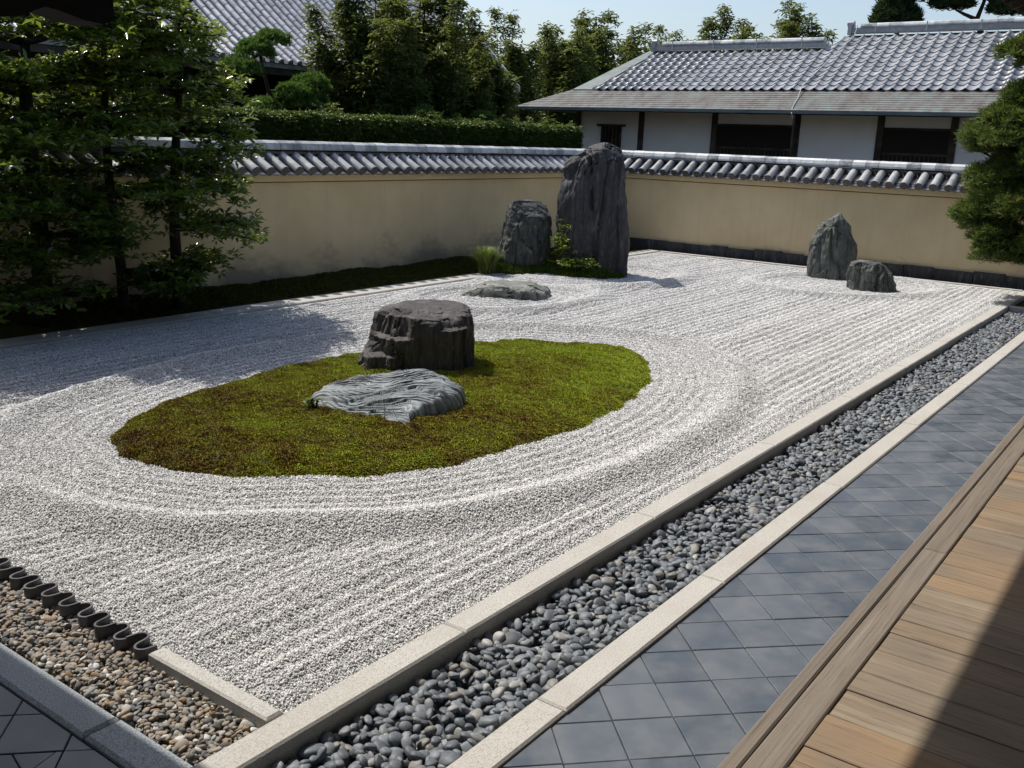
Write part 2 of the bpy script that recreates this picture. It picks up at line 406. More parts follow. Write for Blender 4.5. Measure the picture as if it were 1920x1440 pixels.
# -------- instancing of grains (uncountable stuff) on stored points with geometry nodes
def scatter(obj, protos, P, rot, scl, keep_base=True):
    n = len(P)
    me = bpy.data.meshes.new(obj.name + '_points')
    me.vertices.add(n); me.vertices.foreach_set('co', np.asarray(P, np.float32).ravel())
    a = me.attributes.new('rot', 'FLOAT_VECTOR', 'POINT'); a.data.foreach_set('vector', np.asarray(rot, np.float32).ravel())
    a = me.attributes.new('scl', 'FLOAT_VECTOR', 'POINT'); a.data.foreach_set('vector', np.asarray(scl, np.float32).ravel())
    a = me.attributes.new('var', 'INT', 'POINT'); a.data.foreach_set('value', (np.arange(n) % len(protos)).astype(np.int32))
    po = bpy.data.objects.new(obj.name + '_points', me)
    ng = bpy.data.node_groups.new(obj.name + '_scatter', 'GeometryNodeTree')
    ng.interface.new_socket('Geometry', in_out='INPUT', socket_type='NodeSocketGeometry')
    ng.interface.new_socket('Geometry', in_out='OUTPUT', socket_type='NodeSocketGeometry')
    N = ng.nodes; L = ng.links
    gi = N.new('NodeGroupInput'); go = N.new('NodeGroupOutput'); jn = N.new('GeometryNodeJoinGeometry')
    oi = N.new('GeometryNodeObjectInfo'); oi.inputs['Object'].default_value = po
    def na(nm, dt):
        q = N.new('GeometryNodeInputNamedAttribute'); q.data_type = dt; q.inputs['Name'].default_value = nm; return q.outputs['Attribute']
    ra = na('rot', 'FLOAT_VECTOR'); sa = na('scl', 'FLOAT_VECTOR'); va = na('var', 'INT')
    for k, pm in enumerate(protos):
        ob = bpy.data.objects.new(obj.name + '_grain', pm)
        ki = N.new('GeometryNodeObjectInfo'); ki.inputs['Object'].default_value = ob; ki.inputs['As Instance'].default_value = True
        cm = N.new('FunctionNodeCompare'); cm.data_type = 'INT'; cm.operation = 'EQUAL'
        L.new(va, cm.inputs[2]); cm.inputs[3].default_value = k
        ip = N.new('GeometryNodeInstanceOnPoints')
        L.new(oi.outputs['Geometry'], ip.inputs['Points']); L.new(cm.outputs[0], ip.inputs['Selection'])
        L.new(ki.outputs['Geometry'], ip.inputs['Instance']); L.new(ra, ip.inputs['Rotation']); L.new(sa, ip.inputs['Scale'])
        L.new(ip.outputs[0], jn.inputs[0])
    if keep_base: L.new(gi.outputs[0], jn.inputs[0])
    L.new(jn.outputs[0], go.inputs[0])
    md = obj.modifiers.new('grains', 'NODES'); md.node_group = ng

def ico(sub=1, seed=0, jit=.2, smooth=False, mat=None, name='grain', squash=(1, 1, 1), power=1.0):
    import bmesh
    bm = bmesh.new(); bmesh.ops.create_icosphere(bm, subdivisions=sub, radius=1.0)
    r = np.random.default_rng(seed)
    V = np.array([v.co[:] for v in bm.verts]); F = [[v.index for v in f.verts] for f in bm.faces]; bm.free()
    if sub <= 1: V = V*(1 + r.uniform(-jit, jit, (len(V), 1)))
    else: V = V*(1 + jit*fbm(V*1.1 + seed*7.3, 2, seed))[:, None]
    V = np.sign(V)*np.abs(V)**power*np.array(squash)
    return mesh_np(name, V, np.array(F), mat, smooth)

# ------------------------------------------------------------------ layout of the garden (x along the kerbs, y towards the long wall)
GZ = 0.06                       # level of the white gravel
G = dict(x0=2.33, x1=19.55, y0=2.78, y1=10.2)
MOSS = np.array([(3.90, 6.66), (3.72, 6.2), (3.74, 5.62), (3.93, 5.18), (4.22, 4.92), (4.61, 4.54), (5.0, 4.33), (5.43, 4.19), (6.1, 4.08), (6.76, 4.06), (7.4, 4.11),
                 (7.94, 4.22), (8.5, 4.39), (8.94, 4.59), (9.4, 4.88), (9.72, 5.26), (9.80, 5.6), (9.62, 6.05), (9.34, 6.46), (9.0, 6.75), (8.6, 7.0), (8.0, 7.22), (7.42, 7.38), (6.8, 7.46), (6.16, 7.46),
                 (5.6, 7.4), (5.12, 7.28), (4.66, 7.14), (4.28, 6.98)])

def sdist(P, poly):
    """signed distance to a closed polygon (negative inside)"""
    x, y = P[:, 0], P[:, 1]; d = np.full(len(P), 1e9); ins = np.zeros(len(P), bool)
    n = len(poly)
    for i in range(n):
        a = poly[i]; b = poly[(i + 1) % n]; e = b - a
        t = np.clip(((x - a[0])*e[0] + (y - a[1])*e[1])/(e @ e), 0, 1)
        d = np.minimum(d, np.hypot(x - a[0] - t*e[0], y - a[1] - t*e[1]))
        c = (a[1] > y) != (b[1] > y)
        with np.errstate(divide='ignore', invalid='ignore'):
            ins ^= c & (x < (b[0] - a[0])*(y - a[1])/(b[1] - a[1] + 1e-12) + a[0])
    return np.where(ins, -d, d)

def circ(P, cx, cy, rx, ry, rot=0):
    c, s = math.cos(rot), math.sin(rot)
    X = ((P[:, 0] - cx)*c + (P[:, 1] - cy)*s)/rx; Y = (-(P[:, 0] - cx)*s + (P[:, 1] - cy)*c)/ry
    return (np.hypot(X, Y) - 1)*min(rx, ry)

def smin(a, b, k=.5):
    h = np.clip(.5 + .5*(b - a)/k, 0, 1)
    return b*(1 - h) + a*h - k*h*(1 - h)

def sstep(a, b, v):
    t = np.clip((v - a)/(b - a), 0, 1); return t*t*(3 - 2*t)

def gravel_z(P):
    P3 = np.c_[P, np.zeros(len(P))]
    wob = .03*fbm(P3*1.3, 3, 3)
    dm = sdist(P, MOSS) + wob                                  # ring round the moss island
    dg = smin(circ(P, 11.6, 8.6, 1.55, 1.0, -.3), circ(P, 14.75, 9.15, 2.0, 1.35, -.35), .6) + wob
    dr = circ(P, 17.55, 5.35, 1.75, 1.3, -.6) + wob
    amp = .75 + .5*fbm(P3*np.array([.5, 1.6, 1]), 3, 11)
    yy = P[:, 1] + .02*fbm(P3*np.array([.45, .9, 1]), 3, 5)
    fur = np.sin(2*np.pi*yy/.118)
    fur = np.where(fur > 0, fur**.8, -np.abs(fur)**1.2)
    swell = .010*np.sin(2*np.pi*yy/.59 + 1.0) + .008*fbm(P3*np.array([.35, 2.2, 1]), 3, 21)
    z = .0092*amp*fur + swell
    out = sstep(.98, 1.2, dm)*sstep(-.05, .3, dg)*sstep(-.05, .3, dr)
    z = z*out
    # concentric grooves and smooth raised rims
    ring = (1 - sstep(.80, .95, dm))
    z = z + ring*(.0055*np.sin(2*np.pi*dm/.125)*(1 - sstep(.5, .7, dm))*sstep(0, .12, dm) + .004)
    rise = lambda d, c, wd, h: h*np.exp(-((d - c)/wd)**2)
    z = z + rise(dm, .84, .17, .070) - rise(dm, 1.14, .13, .020)
    z = z + rise(dg, .02, .18, .075) - rise(dg, .30, .15, .015) + .03*(1 - sstep(-.9, -.2, dg)) + (1 - sstep(-.1, .05, dg))*.006*np.sin(2*np.pi*dg/.125)
    z = z + rise(dr, .02, .17, .065) + (1 - sstep(-.1, .05, dr))*.006*np.sin(2*np.pi*dr/.125)
    z = z + .012*fbm(P3*1.1, 3, 31) + .004*vnoise(P3*9, 8)
    # settle towards the kerbs
    e = np.minimum.reduce([P[:, 0] - G['x0'], G['x1'] - P[:, 0], P[:, 1] - G['y0'], G['y1'] - P[:, 1]])
    return GZ + z*sstep(-.02, .25, e) - .012*(1 - sstep(0, .1, e))

# ground sheet
mk('ground', ([(-300, -300, -.16), (400, -300, -.16), (400, 400, -.16), (-300, 400, -.16)], [(0, 1, 2, 3)]), MAT['soil'])
tag(bpy.data.objects['ground'], 'dark bare earth under and around the temple garden', 'ground', kind='structure')

# white raked gravel
nx, ny = 620, 320
gx = np.linspace(G['x0'] - .0, G['x1'], nx); gy = np.linspace(G['y0'], G['y1'], ny)
XX, YY = np.meshgrid(gx, gy, indexing='ij'); P2 = np.c_[XX.ravel(), YY.ravel()]
Zg = gravel_z(P2) - .004
ii = np.arange(nx*ny).reshape(nx, ny)
FQ = np.c_[ii[:-1, :-1].ravel(), ii[1:, :-1].ravel(), ii[1:, 1:].ravel(), ii[:-1, 1:].ravel()]
gravel = put('raked_gravel', mesh_np('raked_gravel', np.c_[P2, Zg], FQ, MAT['under'], True))
tag(gravel, 'white gravel raked into straight furrows and rings round the rocks', 'gravel', kind='stuff')

def gravel_points():
    out = []
    # density falls with distance while the grains stay about a pixel across
    cell = .5
    for x0 in np.arange(G['x0'], G['x1'], cell):
        for y0 in np.arange(G['y0'], G['y1'], cell):
            c = np.array([[x0 + cell/2, y0 + cell/2, GZ]])
            px, py, d = project(c)
            if d[0] < .5 or px[0] < -260 or px[0] > 2180 or py[0] > 1700: continue
            s = np.clip(.0056*(d[0]/4.2)**.30, .0053, .0082)
            n = int(cell*cell*1.15/(s*s*2.6))
            p = np.c_[rng.uniform(x0, min(x0 + cell, G['x1']), n), rng.uniform(y0, min(y0 + cell, G['y1']), n)]
            out.append(np.c_[p, np.full(n, s)])
    return np.concatenate(out)
gp = gravel_points()
gp = gp[sdist(gp[:, :2], MOSS) > -.06]
gzp = gravel_z(gp[:, :2]) + rng.uniform(-.3, .75, len(gp))*gp[:, 2]*.6
n = len(gp)
print('gravel grains', n)
chips = [ico(1, k, .28, False, MAT['chip'], 'gravel_chip', (1, .85, .68)) for k in range(5)]
ss = gp[:, 2:3]*rng.lognormal(0, .22, (n, 1))*rng.uniform(.8, 1.2, (n, 3))
scatter(gravel, chips, np.c_[gp[:, :2], gzp], rng.uniform(-3.14, 3.14, (n, 3))*np.array([.35, .35, 1]), ss)

# moss island
def moss_z(P, d):
    P3 = np.c_[P, np.zeros(len(P))]
    h = .085*(1 - np.exp(np.minimum(d, 0)/.09)) + .045*(1 - np.exp(np.minimum(d, 0)/1.3))
    return GZ - .03 + np.where(d < 0, h + .030*fbm(P3*2.3, 4, 41) + .020*fbm(P3*8, 3, 43), 0)
mx = np.arange(3.45, 10.1, .035); my = np.arange(3.85, 7.75, .035)
XX, YY = np.meshgrid(mx, my, indexing='ij'); P2 = np.c_[XX.ravel(), YY.ravel()]
edge_w = .028*fbm(np.c_[P2*3.5, np.zeros(len(P2))], 3, 47)
dm = sdist(P2, MOSS) + edge_w
ii = np.arange(len(mx)*len(my)).reshape(len(mx), len(my))
FQ = np.c_[ii[:-1, :-1].ravel(), ii[1:, :-1].ravel(), ii[1:, 1:].ravel(), ii[:-1, 1:].ravel()]
FQ = FQ[(dm[FQ] < .02).all(1)]
moss = put('moss_island', mesh_np('moss_island', np.c_[P2, moss_z(P2, dm)], FQ, MAT['moss_under'], True))
tag(moss, 'oval mound of green and rust-brown moss ringed by white gravel', 'moss', kind='stuff')
def tuft(seed, mat, nb=9, h=1.0):
    r = np.random.default_rng(seed); V = []; F = []
    for k in range(nb):
        az = r.uniform(0, 6.28); tilt = r.uniform(.25, 1.25); L = h*r.uniform(.6, 1.1); wd = .22
        d = np.array([math.cos(az)*math.sin(tilt), math.sin(az)*math.sin(tilt), math.cos(tilt)])
        s = np.array([-math.sin(az), math.cos(az), 0])*wd
        o = np.array([r.uniform(-.25, .25), r.uniform(-.25, .25), 0])
        b = len(V); V += [o, o + d*L*.55 + s, o + d*L, o + d*L*.55 - s]; F += [(b, b + 1, b + 2), (b, b + 2, b + 3)]
    return mesh_np('moss_tuft', np.array(V), np.array(F), mat)
n = 190000
mp = np.c_[rng.uniform(3.6, 9.95, n), rng.uniform(3.95, 7.6, n)]
md_ = sdist(mp, MOSS) + .028*fbm(np.c_[mp*3.5, np.zeros(n)], 3, 47)
k = md_ < -.005; mp = mp[k]; md_ = md_[k]; n = len(mp)
print('moss tufts', n)
pch = fbm(np.c_[mp*7, np.zeros(n)], 3, 51)
sz = (.0135 + .006*pch)*rng.uniform(.7, 1.35, n)
scatter(moss, [tuft(k, MAT['moss']) for k in range(6)], np.c_[mp, moss_z(mp, md_) - .002], np.c_[rng.uniform(-.35, .35, (n, 2)), rng.uniform(0, 6.28, n)], np.repeat(sz[:, None], 3, 1))

# ------------------------------------------------------------------ rocks
def view_frame(C):
    v = np.array(C[:2])/np.hypot(C[0], C[1]); return np.array([v[1], -v[0]]), v

def loft_rock(name, C, Lp, Rp, zt, front, back, mat, label, cat='rock', nth=150, nz=110, flat=.25, sq=2.6, amp=.03, streak=(5, 5, .9), seed=1, shear=0., extra=None, taper=.55, group=None, nfac=16, fq=(.86, .975), carve=None):
    """solid boulder: left and right profiles (z, offset) across, depth front/back, a sloped top, then facets and clefts"""
    u, v = view_frame(C)
    Lp = np.array(sorted(Lp)); Rp = np.array(sorted(Rp)); z0 = max(Lp[0, 0], Rp[0, 0]); z1 = min(Lp[-1, 0], Rp[-1, 0])
    t = np.linspace(0, 1, nz); zz = z0 + (z1 - z0)*(1 - (1 - t)**1.6)
    l = np.interp(zz, Lp[:, 0], Lp[:, 1]); r = np.interp(zz, Rp[:, 0], Rp[:, 1])
    cen = (l + r)/2; hw = np.maximum((r - l)/2, .004)
    hmax = hw.max(); dk = (hw/hmax)**taper
    th = np.linspace(0, 2*np.pi, nth, endpoint=False)
    ce = np.sign(np.cos(th))*np.abs(np.cos(th))**(2/sq); se = np.sign(np.sin(th))*np.abs(np.sin(th))**(2/sq)
    rad = 1 + .06*np.sin(th*3 + seed) + .04*np.sin(th*5 + seed*2.3)
    A = cen[:, None] + hw[:, None]*ce[None]
    B = np.where(se[None] > 0, back, front)*dk[:, None]*se[None]*rad[None] + shear*(zz - z0)[:, None]
    Zr = np.repeat(zz[:, None], nth, 1)
    # cap rings
    kc = 14; cap = []
    for q in range(1, kc + 1):
        s = 1 - q/kc
        cap.append((cen[-1] + (A[-1] - cen[-1])*s, B[-1].mean() + (B[-1] - B[-1].mean())*s, Zr[-1]))
    A = np.vstack([A] + [c[0][None] for c in cap]); B = np.vstack([B] + [c[1][None] for c in cap]); Zr = np.vstack([Zr] + [c[2][None] for c in cap])
    a_, b_, z_ = A.ravel(), B.ravel(), Zr.ravel()
    if extra is not None: z_ = extra(a_, b_, z_)
    L3 = np.c_[a_, b_, z_]
    rr_ = np.random.default_rng(seed*13 + 1); ctr = np.array([cen.mean(), 0, (z0 + z1)*.45])
    ext = np.array([hmax, (front + back)/2, (z1 - z0)*.55])
    for q in range(nfac):
        nv = rr_.normal(0, 1, 3)*np.array([.75, 1, .6]); nv[1] -= .45; nv[2] = abs(nv[2]); nv /= np.linalg.norm(nv)
        sup = ((L3 - ctr)@nv); lim = np.quantile(sup, rr_.uniform(*fq))
        over = sup > lim
        L3[over] -= np.outer((sup[over] - lim)*rr_.uniform(.75, .95)*sstep(z0 + .05, z0 + .45*(z1 - z0), L3[over, 2]), nv)
    if carve is not None: L3 = carve(L3)
    a_, b_, z_ = L3[:, 0], L3[:, 1], L3[:, 2]
    cxy = np.interp(z_, zz, cen)
    nrm = np.c_[a_ - cxy, b_ - shear*(z_ - z0), np.zeros(len(a_))]; ln = np.linalg.norm(nrm, axis=1, keepdims=True); nrm = nrm/np.maximum(ln, .02)
    topm = sstep(.0, .12, ln[:, 0])
    S = L3*np.array(streak)
    d = amp*(1.5*ridged(S + seed*3.1, 4, seed) + .8*fbm(L3*3.1 + seed, 4, seed + 5) + .6*ridged(S*3.2, 3, seed + 9))
    stepn = fbm(L3*np.array([2.2, 2.2, 1.3]) + 9.1*seed, 3, seed + 3)
    d = d + amp*1.3*(np.floor(stepn*6)/6)
    for cs, cf in ((1.0, 1), (2.3, 2)):
        ck = vnoise(S*np.array([.9, .9, .5])*cs + 31.7*seed, seed + 40 + cf)
        d = d - amp*(2.4/cs)*np.exp(-(ck/.07)**2)*(vnoise(L3*2.1 + cf, seed + 60) > -.25)
    L3 = L3 + nrm*(d*topm)[:, None]
    L3[:, 2] += amp*.9*fbm(L3*4 + 4, 4, seed + 21)*sstep(z0 + .1, z1, L3[:, 2])
    W = np.c_[L3[:, :1]*u[None] + L3[:, 1:2]*v[None], L3[:, 2:]]
    m = nz + kc
    ii = np.arange(m*nth).reshape(m, nth); jj = np.roll(ii, -1, 1)
    F = np.c_[ii[:-1].ravel(), jj[:-1].ravel(), jj[1:].ravel(), ii[1:].ravel()]
    me = mesh_np(name, W, F, mat, False)
    sm = np.ones(len(me.polygons), bool); me.polygons.foreach_set('use_smooth', sm)
    try: me.set_sharp_from_angle(angle=math.radians(28))
    except Exception: pass
    o = put(name, me, None, (C[0], C[1], 0))
    return tag(o, label, cat, group)

tallL = [(-.192, -.502), (.193, -.589), (.67, -.68), (1.142, -.741), (1.376, -.762), (1.61, -.745), (1.797, -.716), (1.984, -.65), (2.079, -.579), (2.177, -.406), (2.274, -.27), (2.353, -.107), (2.395, .003)]
tallR = [(2.395, .096), (2.364, .191), (2.313, .287), (2.207, .359), (2.025, .381), (1.658, .414), (1.381, .46), (1.196, .51), (.916, .547), (.631, .537), (.247, .534), (-.138, .559)]
loft_rock('standing_rock', (15.0, 9.07), tallL, tallR, 2.4, .36, .45, MAT['rock_tall'], 'tallest dark standing rock, taller than the wall, in the garden corner', seed=3, amp=.034, streak=(4.5, 4.5, .55), nfac=6, fq=(.95, .99))
midL = [(-.159, -.343), (-.014, -.397), (.228, -.454), (.616, -.467), (.905, -.448), (1.098, -.387), (1.241, -.364), (1.321, -.251), (1.345, -.156)]
midR = [(1.347, -.06), (1.334, .084), (1.314, .296), (1.241, .386), (1.033, .415), (.746, .419), (.456, .394), (.162, .329), (-.137, .225)]
loft_rock('standing_rock', (14.43, 10.2), midL, midR, 1.35, .33, .35, MAT['rock_mid'], 'veined greenish-black rock half as tall, left of the tallest standing rock', seed=8, amp=.038, streak=(3, 3, 1.5))
pkL = [(-.121, -.342), (.003, -.345), (.239, -.351), (.495, -.339), (.749, -.338), (.984, -.285), (1.116, -.087), (1.223, .035), (1.275, .087)]
pkR = [(1.277, .115), (1.181, .174), (1.04, .295), (.893, .331), (.699, .42), (.503, .472), (.301, .477), (-.049, .537)]
loft_rock('pointed_rock', (18.45, 6.0), pkL, pkR, 1.28, .28, .3, MAT['rock_green'], 'pointed grey-green rock standing alone near the far wall', seed=12, amp=.032, streak=(5, 5, .7), nfac=7, fq=(.93, .985))
sqL = [(-.08, -.409), (.016, -.402), (.3, -.417), (.442, -.406), (.54, -.356), (.563, -.305)]
sqR = [(.568, -.182), (.528, .087), (.444, .202), (.357, .274), (.176, .34), (-.005, .416)]
loft_rock('squat_rock', (17.4, 4.83), sqL, sqR, .57, .26, .28, MAT['rock_green'], 'low squat grey-green rock in front of the pointed rock', seed=17, nfac=8, fq=(.92, .98), amp=.032, streak=(7, 7, .9), nz=80, taper=.35)
flL = [(-.117, -.70), (-.033, -.68), (.051, -.62), (.137, -.52), (.208, -.40), (.271, -.20)]
flR = [(.285, .404), (.258, .633), (.22, .724), (.115, .762), (-.066, .778)]
loft_rock('flat_rock', (11.75, 8.75), flL, flR, .28, .38, .45, MAT['rock_flat'], 'low flat-topped grey-green rock lying in the white gravel before the tall rocks', seed=23, amp=.038, streak=(5, 5, 2.5), nz=70, taper=.2, nfac=8, fq=(.9, .98))
stL = [(-.15, -.60), (-.033, -.56), (.112, -.49), (.228, -.43), (.4, -.363), (.514, -.347), (.599, -.319), (.64, -.242), (.667, -.10)]
stR = [(.680, .44), (.673, .56), (.646, .625), (.532, .658), (.302, .67), (.011, .689), (-.136, .699)]
stL = [(2.4 - (2.4 - z)*.969, q*.969) for z, q in stL]; stR = [(2.4 - (2.4 - z)*.969, q*.969) for z, q in stR]
def stump_carve(L):
    n1 = .05*fbm(L*3.0, 3, 131)
    for a0, z0_, dp in ((-.02, .47, .10), (-.17, .30, .09), (.30, .58, .05)):
        sel = sstep(a0 + .05, a0 - .0, L[:, 0] + n1)*sstep(z0_ - .015, z0_ + .015, L[:, 2] + n1*1.2)*(L[:, 1] < 0) if a0 < .2 else sstep(a0, a0 + .05, L[:, 0] + n1)*sstep(z0_ - .015, z0_ + .015, L[:, 2] + n1)*(L[:, 1] < 0)
        L[:, 1] += sel*dp*np.clip(-L[:, 1]/.3, 0, 1)
        L[:, 0] += sel*dp*.6*np.clip(-L[:, 0]/.3, 0, 1)
    return L
def stump_top(a, b, z):
    return z - .055*sstep(.45, .66, z)*sstep(.25, -.45, b) - .06*sstep(.5, .66, z)*np.exp(-(((a + .05)/.16)**2 + ((b + .12)/.10)**2))
loft_rock('stump_shaped_rock', (7.22, 6.54), stL, stR, .67, .46, .42, MAT['rock_stump'], 'brown-black flat-topped rock like a tree stump on the moss island', seed=29, amp=.026, streak=(7, 7, .5), nz=150, nth=240, sq=4.2, taper=.18, extra=stump_top, nfac=12, fq=(.90, .98), carve=stump_carve)

# banded slab lying in the moss
def slab():
    C = np.array([5.87, 5.60])
    poly = np.array([(5.60, 6.16), (5.40, 5.86), (5.33, 5.56), (5.29, 5.24), (5.50, 5.10), (5.92, 5.14), (6.30, 5.10), (6.46, 5.20), (6.50, 5.36), (6.38, 5.62), (6.22, 5.82), (6.02, 6.02), (5.84, 6.16)])
    nr, nt = 150, 420
    ang = np.arctan2(poly[:, 1] - C[1], poly[:, 0] - C[0]); rr = np.hypot(*(poly - C).T)
    o_ = np.argsort(ang); ang = ang[o_]; rr = rr[o_]
    th = np.linspace(-np.pi, np.pi, nt, endpoint=False)
    R = np.interp(th, np.r_[ang - 2*np.pi, ang, ang + 2*np.pi], np.r_[rr, rr, rr])
    R = R*(1 + .07*fbm(np.c_[np.cos(th)*4, np.sin(th)*4, 0*th], 4, 61) + .035*np.sign(fbm(np.c_[np.cos(th)*9, np.sin(th)*9, 0*th], 2, 62)))
    q = np.linspace(0, 1, nr)**.6
    X = C[0] + q[:, None]*R[None]*np.cos(th)[None]; Y = C[1] + q[:, None]*R[None]*np.sin(th)[None]
    P = np.c_[X.ravel(), Y.ravel()]; Q = np.repeat(q[:, None], nt, 1).ravel()
    # height: high along the back ridge, dipping in its middle, low to the front
    u = np.array([.60, -.80]); v = np.array([.80, .60])
    a = (P - C) @ u; b = (P - C) @ v
    top = .180 + .25*b + .050*np.sin(a*4.3 + .2) + .01*a + .022*np.floor(2.6*fbm(np.c_[a*1.6, b*3.2, 0*a], 2, 69) + .5)
    dome = (1 - Q**34)*(1 - .22*Q**5)
    z = .06 + (top - .06)*dome
    P3 = np.c_[a*1.1, b*3.2, z]
    warp = fbm(np.c_[a*2.0, b*2.6, 0*a], 3, 71)
    ph = b*165 + 30.*warp + 8.0*np.sin(a*3.0 + .8) + 12*a + 5.*fbm(np.c_[a*5, b*9, 0*a], 3, 72)
    band = 1 - np.abs(np.cos(ph/2))**4*(.55 + .6*vnoise(np.c_[a*4, b*14, 0*a], 79)) - .5*np.exp(-(vnoise(np.c_[a*1.6, b*9, 0*a], 80)/.08)**2); band = np.clip(band, 0, 1)
    fine = .5 + .5*np.sin(ph*1.9 + 3*fbm(np.c_[a*5, b*5, 0*a], 3, 73))
    z = z + dome*(.013*band + .004*fine + .022*fbm(P3*2.2, 3, 77) + .010*ridged(P3*5, 3, 78))
    W = np.c_[P - C, z]
    ii = np.arange(nr*nt).reshape(nr, nt); jj = np.roll(ii, -1, 1)
    F = np.c_[ii[:-1].ravel(), ii[1:].ravel(), jj[1:].ravel(), jj[:-1].ravel()]
    me = mesh_np('banded_rock', W, F, MAT['rock_slab'], True, attrs=dict(band=np.clip(.68*band + .32*fine, 0, 1)))
    o = put('banded_rock', me, None, (C[0], C[1], 0.06))
    tag(o, 'pale blue-grey wavy banded slab lying before the stump-shaped rock on moss', 'rock')
slab()

# ------------------------------------------------------------------ kerbs and borders
def kerb(name, label, joints, y0, y1, z0, z1, m, axis='x', cat='kerb', gap=.004, c=.010, piece='kerb_stone'):
    mid = (joints[0] + joints[-1])/2
    t = thing(name, (mid, (y0 + y1)/2, z0) if axis == 'x' else ((y0 + y1)/2, mid, z0), label, cat, kind='structure')
    for a, b in zip(joints[:-1], joints[1:]):
        dz = random.uniform(-.003, .003); dy = random.uniform(-.003, .003)
        if axis == 'x': vf = cbox(a + gap/2, b - gap/2, y0 + dy, y1 + dy, z0, z1 + dz, c)
        else: vf = cbox(y0 + dy, y1 + dy, a + gap/2, b - gap/2, z0, z1 + dz, c)
        mk(piece, vf, m, t)
    return t
kerb('gravel_kerb', 'pale granite kerb between the white gravel and the pebble channel', [1.2, 3.34, 5.27, 7.32, 9.36, 11.24, 13.2, 15.3, 17.42, 19.62], 2.63, 2.78, -.15, .08, MAT['granite'])
kerb('path_kerb', 'granite kerb between the pebble channel and the slate tile path', [.9, 3.17, 4.80, 6.88, 9.02, 11.1, 13.2, 15.3, 17.5, 19.6], 1.935, 2.09, -.15, .02, MAT['granite'])
kerb('side_border', 'narrow pale border strip between white gravel and the mossy bank', [2.0, 3.9, 5.8, 7.7, 9.6, 11.5, 13.4, 15.3, 17.2, 19.65], 10.2, 10.54, -.1, .085, MAT['granite'])
kerb('end_border', 'narrow pale border strip along the foot of the far wall', [2.79, 4.7, 6.6, 8.5, 10.19], 19.56, 19.66, -.1, .085, MAT['granite'], axis='y')
kerb('channel_end', 'short pale stone closing the far end of the pebble channel', [1.5, 2.62], 17.30, 17.40, -.1, .075, MAT['granite'], axis='y')
kerb('corner_kerb', 'short pale granite kerb in the near corner ending at the scalloped tile edging', [2.785, 3.60], 2.25, 2.335, -.1, .085, MAT['granite'], axis='y')
kerb('shaded_kerb', 'rough grey granite kerb in shade beside the brown gravel, lower left', [1.9, 3.335, 4.35, 5.6], 1.775, 1.94, -.12, .022, MAT['granite_grey'], axis='y', gap=.014, c=.014)

# scalloped edging of dark roof tiles on end
t = thing('tile_edging', (2.31, 4.4, 0), 'row of dark curved roof tiles set on end as scalloped edging', 'edging', kind='structure')
def edging_mesh():
    # one S-shaped tile: a wave whose heading swings past a right angle, so neighbours hook into each other
    q = np.linspace(-.10, 1.06, 44); T = .0105
    ang = 1.48*np.cos(2*math.pi*q); ds = (q[1] - q[0])*.302
    pts = np.c_[np.cumsum(np.sin(ang))*ds, -np.cumsum(np.cos(ang))*ds]
    pts -= pts[np.argmin(np.abs(q))]; pts[:, 0] -= pts[:, 0].mean()
    pts[:, 0] += .004*(q - .5)
    d = np.gradient(pts, axis=0); d /= np.linalg.norm(d, axis=1)[:, None]; nn = np.c_[-d[:, 1], d[:, 0]]*T/2
    a = pts + nn; b = pts - nn; n = len(pts)
    V = [(p[0], p[1], -.14) for p in a] + [(p[0], p[1], -.14) for p in b] + [(p[0], p[1], .0) for p in a] + [(p[0], p[1], .0) for p in b]
    F = []
    for i in range(n - 1):
        F += [(i, i + 1, 2*n + i + 1, 2*n + i), (n + i + 1, n + i, 3*n + i, 3*n + i + 1), (2*n + i, 2*n + i + 1, 3*n + i + 1, 3*n + i)]
    F += [(0, 2*n, 3*n, n), (n - 1, 2*n - 1, 4*n - 1, 3*n - 1)]
    return mesh_np('edging_tile', V, F, MAT['edging'], False)
em = edging_mesh()
for k in range(13):
    put('edging_tile', em, t, (2.292 + random.uniform(-.003, .003), 3.63 + .16*(k + 1), .085 + random.uniform(-.004, .004)), (random.uniform(-.03, .03), random.uniform(-.03, .03), random.uniform(-.05, .05)))

